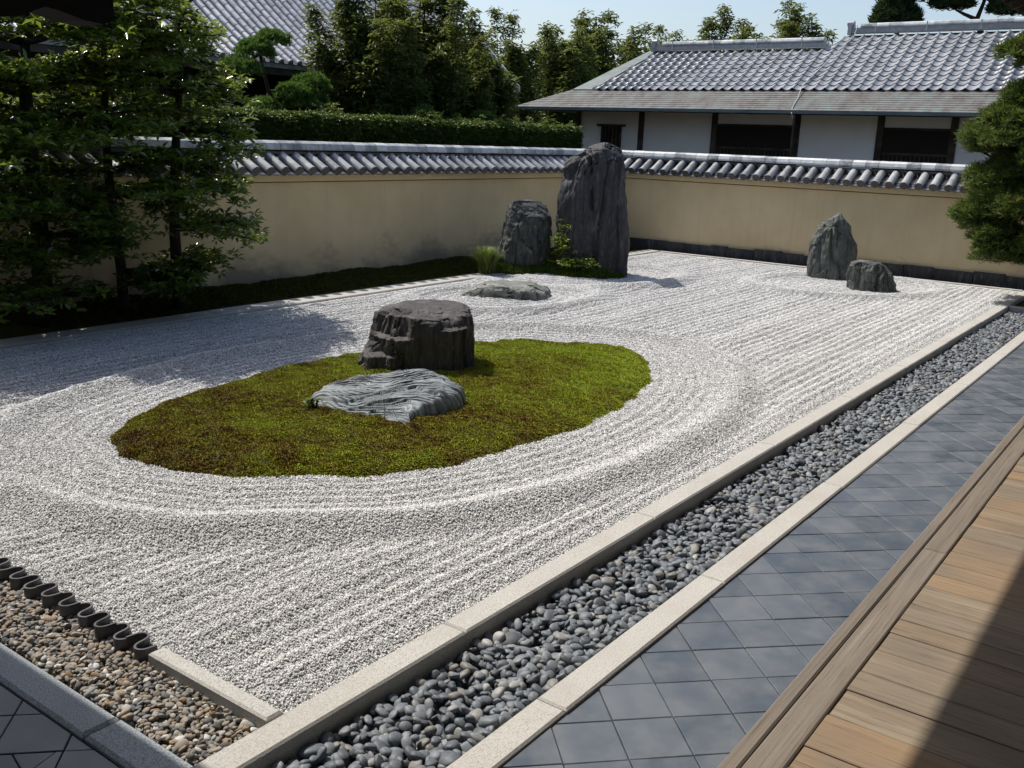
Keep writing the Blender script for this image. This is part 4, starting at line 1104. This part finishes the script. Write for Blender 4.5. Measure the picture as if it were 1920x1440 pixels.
# pines with cloud-like pads
def needles(C, k, L, Wd, r, up=.75):
    n = len(C)
    az = r.uniform(0, 6.28, (n, k)); el = np.clip(r.normal(up, .45, (n, k)), -.4, 1.5)
    D = np.stack([np.cos(az)*np.cos(el), np.sin(az)*np.cos(el), np.sin(el)], 2).reshape(-1, 3)
    P = np.repeat(C, k, 0); Nn = unit(r.normal(0, 1, (n*k, 3)))
    tint = np.clip(np.repeat(r.uniform(0, .8, n), k) + r.uniform(0, .25, n*k), 0, 1)
    return leaf_geo(P, D, Nn, L*r.uniform(.7, 1.15, n*k), Wd, tint, .0)
def pads_tree(name, base, trunk, pads, label, seed, mat, L, Wd, k, dens, cat='tree', group=None, up=.75, tr=.08, rough=.35):
    r = np.random.default_rng(seed)
    t = thing(name, (base[0], base[1], 0), label, cat, group)
    parts = [tube(trunk, [tr*(1 - .7*i/(len(trunk) - 1)) for i in range(len(trunk))], 7)]
    C = []
    for (x, y, z, a, b, c) in pads:
        n = int(dens*(a*b + a*c + b*c))
        q = unit(r.normal(0, 1, (n, 3))); q[:, 2] = np.where(q[:, 2] < -.25, -q[:, 2], q[:, 2])
        s = 1 + rough*fbm(q*2.2 + x*3 + z, 3, seed) ; rad = s*r.uniform(.72, 1.02, n)
        C.append(np.array([x, y, z]) + q*rad[:, None]*np.array([a, b, c]))
        j = min(range(len(trunk)), key=lambda i: (trunk[i][0] - x)**2 + (trunk[i][1] - y)**2 + (trunk[i][2] - z + .1)**2)
        parts.append(tube([trunk[j], ((trunk[j][0] + x)/2, (trunk[j][1] + y)/2, (trunk[j][2] + z)/2 - .05), (x, y, z - c*.2)], [tr*.4, tr*.3, tr*.12], 5))
    V, F = joined(parts)
    put('trunk', mesh_np('trunk', V, F, MAT['bark'], True), t)
    crown('crown', needles(np.concatenate(C), k, L, Wd, r, up), MAT[mat], t)
    return t
pads_tree('pine_tree', (12.7, 14.9), [(12.7, 14.9, 0), (12.75, 14.85, 1.2), (12.6, 14.9, 2.2), (12.5, 14.9, 3.1), (12.3, 14.9, 3.8)],
          [(12.15, 14.8, 3.72, .36, .36, .26), (12.45, 14.7, 3.95, .30, .30, .20), (12.85, 14.6, 3.02, .36, .34, .22), (13.3, 14.6, 3.22, .36, .34, .24), (13.05, 14.6, 2.86, .40, .34, .20), (13.45, 14.7, 2.90, .34, .3, .22), (11.8, 14.8, 3.4, .4, .36, .22), (12.4, 14.9, 2.75, .36, .36, .2)],
          'bright green pine with cloud-like pads between the temple roof and hedge', 401, 'needle', .085, .014, 14, 1500, up=.9)
for j, (px_, yy, zz, lab) in enumerate(((16.2, 14.3, 2.82, 'small tuft of pine above the middle of the hedge'), (18.2, 14.3, 2.80, 'low rounded pine tuft peeping over the hedge, farther right'))):
    pads_tree('pine_shrub', (px_, yy), [(px_, yy, 0), (px_ + .05, yy, 1.5), (px_, yy, 2.7)], [(px_, yy, zz, .26, .24, .18), (px_ + .28, yy, zz - .12, .22, .22, .14)], lab, 410 + j, 'needle', .085, .014, 12, 1100, 'shrub', up=.9, tr=.03)
pads_tree('pine_tree', (43, 8.8), [(43, 8.4, 0), (43, 8.3, 4), (43.2, 8.9, 6.6), (43.0, 9.3, 7.6), (43, 9.1, 8.4)],
          [(43, 10.3, 8.15, 1.0, .8, .28), (43, 9.3, 8.5, 1.0, .9, .32), (43, 8.0, 7.85, 1.0, .9, .32), (43, 7.2, 7.9, .9, .8, .30), (43, 8.2, 8.7, 1.2, 1.0, .4), (43, 6.5, 8.2, .7, .7, .25)],
          'old pine with dark flat pads rising over the storehouse ridge', 402, 'conifer', .24, .035, 12, 420, up=.7, tr=.22)
pads_tree('conifer_tree', (42, 12.0), [(42, 12.0, 0), (42, 12.0, 5), (42, 12.0, 9.5)],
          [(42, 12.0, 8.6, 1.0, 1.0, 1.0), (42, 12.1, 9.7, .95, .95, 1.0), (42, 11.6, 9.2, .8, .8, .9), (42, 12.1, 7.6, .9, .9, .8)],
          'dense dark conifer rising behind the ridge of the storehouse', 403, 'conifer', .26, .05, 12, 420, up=.6, tr=.2)

# juniper at the right edge
jp = []
jr = np.random.default_rng(55)
for k in range(30):
    z = .62 + 3.0*(k + .5)/30
    ax = 2.399*k
    R = (.95 if z < 2.1 else .95 - .28*(z - 2.1))*(.55 + .45*min(1, (z - .35)/.6))
    jp.append((18.05 + .8*R*math.cos(ax), 2.35 + R*math.sin(ax), z + jr.uniform(-.05, .05), .40, .40, .30))
jp += [(17.6, 3.02, 1.12, .38, .38, .28), (17.7, 3.25, 1.50, .36, .34, .26), (17.5, 3.05, 2.62, .45, .42, .26), (17.7, 3.42, 2.50, .26, .26, .2), (17.6, 2.95, 1.75, .4, .36, .26), (17.7, 2.95, 2.28, .34, .30, .22), (17.7, 2.7, 3.35, .34, .34, .22), (17.7, 2.55, .85, .5, .4, .3), (17.9, 2.45, 3.75, .4, .4, .3), (18, 2.3, 4.05, .35, .35, .3), (17.7, 3.15, 3.98, .34, .30, .22), (17.8, 2.75, 3.85, .4, .4, .26), (17.75, 2.95, 4.12, .28, .28, .18), (17.7, 3.50, 2.70, .34, .30, .22), (17.75, 3.2, 3.0, .40, .36, .26), (17.7, 3.48, 1.42, .30, .28, .24), (17.75, 3.35, 1.95, .32, .28, .24)]
pads_tree('juniper_tree', (18.1, 2.2), [(18.1, 2.2, 0), (18.15, 2.25, 1.0), (18.05, 2.2, 2.0), (18.1, 2.25, 3.2), (18.1, 2.2, 3.9)], jp,
          'shaggy juniper with clipped rounded pads at the right edge', 404, 'juniper', .135, .014, 13, 900, up=.5, tr=.10, rough=.55)

# ------------------------------------------------------------------ small plants
def grass_clump(name, x, y, n, h, spread, label, seed, m, z=.09, wd=.014):
    r = np.random.default_rng(seed); V = []; F = []; T = []
    for i in range(n):
        az = r.uniform(0, 6.28); L = h*r.uniform(.6, 1.1); out = spread*r.uniform(.25, 1.0); b = np.array([x + r.normal(0, .05), y + r.normal(0, .05), z])
        d = np.array([math.cos(az), math.sin(az), 0]); s = np.array([-d[1], d[0], 0])*wd/2; tt = r.uniform(0, 1)
        for q0 in range(4):
            q = q0/3
            p = b + d*out*q**1.3 + np.array([0, 0, L*(q*1.5 - .85*q*q)])
            w_ = (1 - .9*q)
            V += [p + s*w_, p - s*w_]; T += [tt, tt]
        o = len(V) - 8
        for q0 in range(3): F.append((o + 2*q0, o + 2*q0 + 1, o + 2*q0 + 3, o + 2*q0 + 2))
    me = mesh_np(name, np.array(V) - np.array([x, y, z]), np.array(F), MAT[m], False, attrs=dict(tint=T))
    return tag(put(name, me, None, (x, y, z)), label, 'plant')
grass_clump('grass_clump', 13.50, 10.40, 900, .66, .44, 'arching clump of pale green grass left of the veined rock', 501, 'grass')
def leafy_plant(name, x, y, z, n, h, rad, L, Wd, label, seed, m):
    r = np.random.default_rng(seed)
    t = thing(name, (x, y, z), label, 'plant')
    st = []; C = []
    for i in range(7):
        az = r.uniform(0, 6.28); e = np.array([x + rad*.7*math.cos(az), y + rad*.7*math.sin(az), z + h*r.uniform(.5, 1)])
        st.append(tube([(x, y, z - .05), tuple((np.array([x, y, z]) + e)/2 + np.array([0, 0, .05])), tuple(e)], [.008, .006, .003], 4))
        m_ = n//7
        C.append(e + r.normal(0, 1, (m_, 3))*np.array([rad*.38, rad*.38, h*.16]))
    V, F = joined(st); put('stem', mesh_np('stem', V, F, MAT['bark']), t)
    crown('leaves', rosettes(np.concatenate(C), 5, L, Wd, r, .1), MAT[m], t)
leafy_plant('leafy_shrub', 14.32, 9.44, .12, 110, .78, .15, .075, .028, 'yellow-green leafy shrub growing between the two standing rocks', 511, 'fern')
leafy_plant('low_fern', 14.42, 9.05, .14, 120, .26, .26, .07, .024, 'small reddish-green fern at the foot of the tallest rock', 512, 'fern')
leafy_plant('ground_sprig', 5.38, 5.92, .14, 20, .07, .09, .035, .02, 'tiny pale sprig growing under the left end of the banded slab', 513, 'fern')
# moss cushion the standing rocks rise from
cu = np.array([(14.28, 9.65), (14.22, 9.2), (14.40, 8.78), (14.70, 8.50), (15.02, 8.42), (15.3, 8.7), (15.4, 9.3), (15.2, 10.0), (14.9, 10.6), (14.3, 10.9), (13.7, 10.75), (13.55, 10.35), (13.9, 10.0)])
ux = np.arange(13.3, 15.9, .035); uy = np.arange(8.2, 11.1, .035)
XX, YY = np.meshgrid(ux, uy, indexing='ij'); P2 = np.c_[XX.ravel(), YY.ravel()]
def cu_z(P):
    d = sdist(P, cu) + .04*fbm(np.c_[P*3, np.zeros(len(P))], 3, 95)
    return d, GZ + .02 + .15*(1 - np.exp(np.minimum(d, 0)/.12)) + .02*fbm(np.c_[P*5, np.zeros(len(P))], 3, 96)*(d < 0)
d, z = cu_z(P2)
ii = np.arange(len(P2)).reshape(len(ux), len(uy))
FQ = np.c_[ii[:-1, :-1].ravel(), ii[1:, :-1].ravel(), ii[1:, 1:].ravel(), ii[:-1, 1:].ravel()]; FQ = FQ[(d[FQ] < .01).all(1)]
cush = put('moss_cushion', mesh_np('moss_cushion', np.c_[P2, z], FQ, MAT['moss_under'], True))
tag(cush, 'dark green moss cushion at the foot of the standing rocks', 'moss', kind='stuff')
bp = np.c_[rng.uniform(13.4, 15.7, 24000), rng.uniform(8.3, 11, 24000)]; d, z = cu_z(bp); k = d < -.01; bp = bp[k]; z = z[k]; n = len(bp)
a = M('moss_fresh', .85, .1); MAT['moss_fresh'] = a.set(a.ramp(a.rnd(), [(0, (.04, .07, .010)), (1, (.12, .18, .025))]))
scatter(cush, [tuft(40 + k, MAT['moss_fresh']) for k in range(4)], np.c_[bp, z - .003], np.c_[rng.uniform(-.3, .3, (n, 2)), rng.uniform(0, 6.28, n)], np.repeat(rng.uniform(.02, .04, (n, 1)), 3, 1))

# ------------------------------------------------------------------ white storehouse beyond the far wall
XB = 26.3; TB = (26.02, 3.955); SLP = .60
t = thing('storehouse', (28, 8, 0), 'white-walled storehouse with grey pantile roof beyond the far wall', 'building')
mk('wall', box(XB, XB + 6.5, -4, 16.85, 0, 3.9), MAT['plaster'], t)
posts = [(16.79, .14), (14.58, .17), (12.22, .17), (9.82, .17), (7.61, .17), (5.83, .17), (3.4, .17), (1.0, .17)]
for y, wd in posts:
    mk('post', box(XB - .05, XB + .05, y - wd/2, y + wd/2, 0, 3.45), MAT['dark_wood'], t)
mk('eave_beam', box(XB - .065, XB + .05, -4, 17.0, 3.42, 3.56), MAT['dark_wood'], t)
mk('eave_purlin', box(25.45, 25.57, -4, 17.2, 3.37, 3.46), MAT['dark_wood'], t)
for a0, a1 in ((12.135, 9.905), (7.525, 5.915)):
    w1 = mk('window', box(XB - .02, XB + .01, a1, a0, 1.2, 2.98), MAT['dark'], t)
    mk('head_rail', box(XB - .045, XB - .02, a1, a0, 2.98, 3.04), MAT['dark_wood'], w1)
    mk('rail', box(XB - .040, XB - .022, a1, a0, 2.36, 2.42), MAT['dark_wood'], w1)
    q = a1 + .08
    while q < a0 - .05:
        mk('slat', box(XB - .032, XB - .022, q, q + .03, 1.25, 2.35), MAT['dark_wood'], w1); q += .11
w1 = mk('window', box(XB - .02, XB + .01, 15.25, 15.95, 2.0, 2.88), MAT['dark'], t); w1['label'] = 'small barred window with a projecting frame'
mk('head_rail', box(XB - .10, XB + .0, 15.12, 16.08, 2.88, 2.95), MAT['dark_wood'], w1)
q = 15.25
while q < 15.98:
    mk('bar', box(XB - .06, XB - .022, q, q + .05, 2.0, 2.879), MAT['dark_wood'], w1); q += .13
# pent roof of thin courses, with a hipped left end
ze0, xe0 = 3.36, 25.0
nc = 10
for k in range(nc):
    f0, f1 = k/nc, (k + 1)/nc
    xa, za = xe0 + (TB[0] + .1 - xe0)*f0, ze0 + (TB[1] - .02 - ze0)*f0
    xb, zb = xe0 + (TB[0] + .1 - xe0)*(f1 + .05), ze0 + (TB[1] - .02 - ze0)*(f1 + .05)
    yl0, yl1 = 18.35 - 1.45*f0, 18.35 - 1.45*f1
    V = [(xa, -4, za), (xa, yl0, za), (xb, yl1, zb), (xb, -4, zb), (xa, -4, za + .028), (xa, yl0, za + .028), (xb, yl1, zb + .012), (xb, -4, zb + .012)]
    mk('roof_course', (V, [(0, 1, 2, 3), (7, 6, 5, 4), (4, 5, 1, 0), (5, 6, 2, 1), (6, 7, 3, 2), (7, 4, 0, 3)]), MAT['shingle'], t)
V = [(25.0, 18.35, 3.36), (26.12, 16.90, 3.935), (33, 16.90, 3.935), (33, 18.35, 3.36)]
mk('hip_roof', (V + [(a_, b_, c_ - .03) for a_, b_, c_ in V], [(0, 3, 2, 1), (4, 5, 6, 7), (0, 4, 7, 3)]), MAT['copper'], t)
mk('eave_edge', box(24.965, 24.998, -4, 18.37, 3.30, 3.385), MAT['copper'], t)
mk('eave_board', box(25.0, 26.3, -4, 17.9, 3.315, 3.345), MAT['dark_wood'], t)
# main roof planes
def rz(x): return TB[1] + SLP*(x - TB[0])
XL1, XL2 = 28.12, 28.80
def slab_roof(name, x0, x1, y0, y1, dz, m, k1=0., k0=0.):
    V = [(x0, y0, rz(x0) + dz), (x1, y0 - k0*(x1 - x0), rz(x1) + dz), (x1, y1 - k1*(x1 - x0), rz(x1) + dz), (x0, y1, rz(x0) + dz)]
    V += [(a_, b_, c_ - .06) for a_, b_, c_ in V]
    return mk(name, (V, [(0, 1, 2, 3), (7, 6, 5, 4), (0, 4, 5, 1), (1, 5, 6, 2), (2, 6, 7, 3), (3, 7, 4, 0)]), m, t)
HK = .48                                    # the ends of both slopes lean inwards
slab_roof('roof_base', TB[0] + .03, XL1, 9.9, 16.2, -.05, MAT['edging'], HK)
slab_roof('roof_base', TB[0] + .03, XL2, -4, 10.9, -.056, MAT['edging'], HK)
slab_roof('verge_band', TB[0] + .03, XL1 + .05, 16.2, 16.92, -.02, MAT['copper'], .66, HK)
# rear slopes and gable
for x1, y0, y1 in ((XL1, 9.9, 15.5), (XL2, -4, 9.55)):
    V = [(x1, y0, rz(x1) - .05), (x1 + 3.2, y0, rz(x1) - 1.97), (x1 + 3.2, y1, rz(x1) - 1.97), (x1, y1, rz(x1) - .05)]
    mk('rear_roof', (V, [(0, 1, 2, 3)]), MAT['tile_far'], t)
mk('gable_wall', ([(26.5, 16.6, 3.9), (31.4, 16.6, 3.9), (XL1, 15.4, rz(XL1) - .1)], [(0, 1, 2)]), MAT['plaster'], t)
mk('gable_wall', ([(26.5, 9.5, 3.9), (32.2, 9.5, 3.9), (XL2, 9.5, rz(XL2) - .1)], [(0, 1, 2)]), MAT['plaster'], t)
# pantiles
TW, TE = .285, .255
def pantile_mesh():
    L = .31; V = []; seg = 10; th = .022
    prof = []
    for k in range(seg + 1):
        s = k/seg
        z = -.042*math.sin(math.pi*s/.72) if s < .72 else .030*math.sin(math.pi*(s - .72)/.28)
        prof.append((s*TW*1.04, z))
    for xx, dz in ((0, .030), (L, .0)):
        for a_, z in prof: V.append((xx, -a_, z + dz))
    for a_, z in prof: V.append((0, -a_, z + .030 - th))
    m = seg + 1; F = []
    for k in range(seg):
        F.append((k + 1, k, m + k, m + k + 1)); F.append((k, k + 1, 2*m + k + 1, 2*m + k))
    return np.array(V), F
PV, PF = pantile_mesh()
pme = mesh_np('roof_tile', PV, PF, MAT['tile_far'], True)
try: pme.set_sharp_from_angle(angle=math.radians(40))
except Exception: pass
ptheta = math.atan(SLP)
TR = []
for (y0, y1, xtop) in ((9.9, 16.2, XL1), (-1.2, 9.9, XL2)):
    ncol = int(round((y1 - y0)/TW)); nrow = int((xtop - TB[0])/math.cos(ptheta)/TE)
    for c in range(ncol):
        for r_i in range(nrow):
            sx = r_i*TE*math.cos(ptheta)
            if y1 > 10 and y1 - c*TW > 16.22 - HK*sx: continue
            if y1 < 10 and sx > XL1 - TB[0] - .1 and y1 - c*TW > 10.9 - HK*sx: continue
            TR.append((TB[0] + sx, y1 - c*TW, rz(TB[0] + sx)))
TR = np.array(TR)
px, py, dd = project(TR)
score = np.where((px > 0) & (px < 1850) & (py > 0), -dd, -1e5)
idx = np.argsort(-score)
def add_tiles(TR, idx, want, me, V0, F0, rotf, parent, nm, rest, m, smooth):
    for q in idx[:want]:
        put(nm, me, parent, tuple(TR[q]), rotf(q))
    VV = []; FF = []; b = 0
    for q in idx[want:]:
        R = np.array(Euler(rotf(q)).to_matrix()); VV.append(V0 @ R.T + TR[q]); FF += [tuple(i + b for i in f) for f in F0]; b += len(V0)
    if VV:
        o = put(rest, mesh_np(rest, np.concatenate(VV), FF, m, smooth), parent); tag(o, kind='stuff')
jit = rng.normal(0, .008, (len(TR), 3))
add_tiles(TR, idx, 300, pme, PV, PF, lambda q: (jit[q, 0], -ptheta + jit[q, 1], jit[q, 2]), t, 'roof_tile', 'roof_tiles', MAT['tile_far'], True)
# ridges
def ridge(x, y0, y1, z):
    s = y0
    for zz0, zz1, hw in ((-.06, .045, .15), (.049, .085, .13)):
        mk('ridge_course', box(x - hw, x + hw, y0, y1, z + zz0, z + zz1), MAT['tile_far'], t)
    me = cap_mesh(.385, .15, .085); me.materials[0] = MAT['cap']
    yy = y0
    while yy + .38 < y1:
        put('ridge_tile', me, t, (x, yy, z + .122), (0, random.gauss(0, .004), math.pi/2)); yy += .388
    for yb in np.arange(y0 + .6, y1, 1.35):
        mk('ridge_tie', box(x - .172, x - .162, yb, yb + .03, z - .06, z + .19), MAT['wire'], t)
    mk('ridge_end_tile', joined([box(x - .18, x + .18, y1 - .02, y1 + .08, z - .10, z + .19), tube([(x - .03, y1 - .05, z + .20), (x - .03, y1 + .13, z + .20)], .085, 10)]), MAT['tile_far'], t)
ridge(XL1, 9.95, 15.25, rz(XL1) + .06)
ridge(XL2, -4, 9.45, rz(XL2) + .06)
# lightning conductor down the roof and its pole
def roofpt(x, y): return (x, y, rz(x) + .075)
mk('conductor_wire', tube([(XL2 - .21, 9.25, rz(XL2) + .20), roofpt(XL2 - .35, 9.28), roofpt(28.0, 9.40), roofpt(27.2, 9.52), roofpt(26.4, 9.66), (26.0, 9.70, 4.02), (25.6, 9.62, 3.72), (25.1, 9.55, 3.46), (24.95, 9.5, 3.30), (24.96, 9.46, 3.18)], .013, 5), MAT['wire'], t)
mk('conductor_pole', tube([(24.99, 9.43, 0), (24.99, 9.43, 3.25)], .03, 6), MAT['dark_wood'], t)

# ------------------------------------------------------------------ large temple hall behind the trees, upper left
t = thing('temple_hall', (16, 22, 0), 'temple hall with a great ribbed grey tile roof behind the trees, upper left', 'building')
def hz(y): k = y - 18.0; return 3.90 + .60*k + .040*k*k
HX0, HX1, PIT = 7.0, 24.7, .27
ys = np.linspace(18.0, 26.5, 35)
V = [(x, y, hz(y) - .03) for y in ys for x in (HX0, HX1)] + [(x, y, hz(y) - .13) for y in ys for x in (HX0, HX1)]
m = len(ys); F = []
for i in range(m - 1):
    F += [(2*i, 2*i + 1, 2*i + 3, 2*i + 2), (2*m + 2*i, 2*m + 2*i + 2, 2*m + 2*i + 3, 2*m + 2*i + 1), (2*i + 1, 2*m + 2*i + 1, 2*m + 2*i + 3, 2*i + 3)]
F.append((0, 2*m, 2*m + 1, 1))
mk('roof_bed', (V, F), MAT['tile'], t)
RV = []; RF = []; sg = 8; r0_, L0 = .082, .30
for xx, rr in ((0, r0_), (L0, r0_*.93)):
    for k in range(sg + 1):
        g = math.pi*k/sg; RV.append((rr*math.cos(g), xx, rr*math.sin(g)))
RV += [(0, 0, 0)]
for k in range(sg): RF += [(k, k + 1, sg + 2 + k, sg + 1 + k), (k + 1, k, 2*sg + 2)]
RV = np.array(RV)
rme = mesh_np('round_tile', RV, RF, MAT['tile_hall'], False)
TR = []; RT = []
for i in range(int((HX1 - HX0)/PIT)):
    y = 18.0
    while y < 26.2:
        s = .60 + .08*(y - 18.0); dy = .285/math.sqrt(1 + s*s)
        TR.append((HX0 + .12 + i*PIT, y, hz(y))); RT.append(math.atan(s)); y += dy
TR = np.array(TR); px, py, dd = project(TR)
score = np.where((px > 250) & (px < 640) & (py > -10) & (py < 160), -dd, -1e5 - dd)
idx = np.argsort(-score)
tj = rng.normal(0, .006, len(TR))
add_tiles(TR, idx, 300, rme, RV, RF, lambda q: (RT[q] + tj[q], 0, tj[q]), t, 'round_tile', 'round_tiles', MAT['tile_hall'], False)
pmh = pan_mesh(.20, .30)
for i in range(int((HX1 - HX0)/PIT)):
    put('pan_tile', pmh, t, (HX0 + .12 + (i + .5)*PIT, 18.22, hz(18.22) + .02), (0, .55, -math.pi/2))
mk('eave_fascia', box(HX0, HX1, 18.03, 18.10, 3.62, 3.80), MAT['dark_wood'], t)
mk('wall', box(HX0 + 1, HX1 - 1.5, 20.0, 20.3, 0, 4.6), MAT['dark'], t)
for x in np.arange(HX0 + 1.2, HX1 - 1.5, 2.0):
    mk('post', box(x, x + .25, 19.86, 20.0, 0, 4.4), MAT['dark_wood'], t)
mk('verge_board', ([(HX1, 18.0, 3.80), (HX1 + .08, 18.0, 3.80), (HX1 + .08, 26.5, hz(26.5) - .1), (HX1, 26.5, hz(26.5) - .1), (HX1, 18.0, 3.95), (HX1 + .08, 18.0, 3.95), (HX1 + .08, 26.5, hz(26.5) + .05), (HX1, 26.5, hz(26.5) + .05)],
                   [(3, 2, 1, 0), (4, 5, 6, 7), (0, 1, 5, 4), (1, 2, 6, 5), (2, 3, 7, 6), (3, 0, 4, 7)]), MAT['tile_hall'], t)
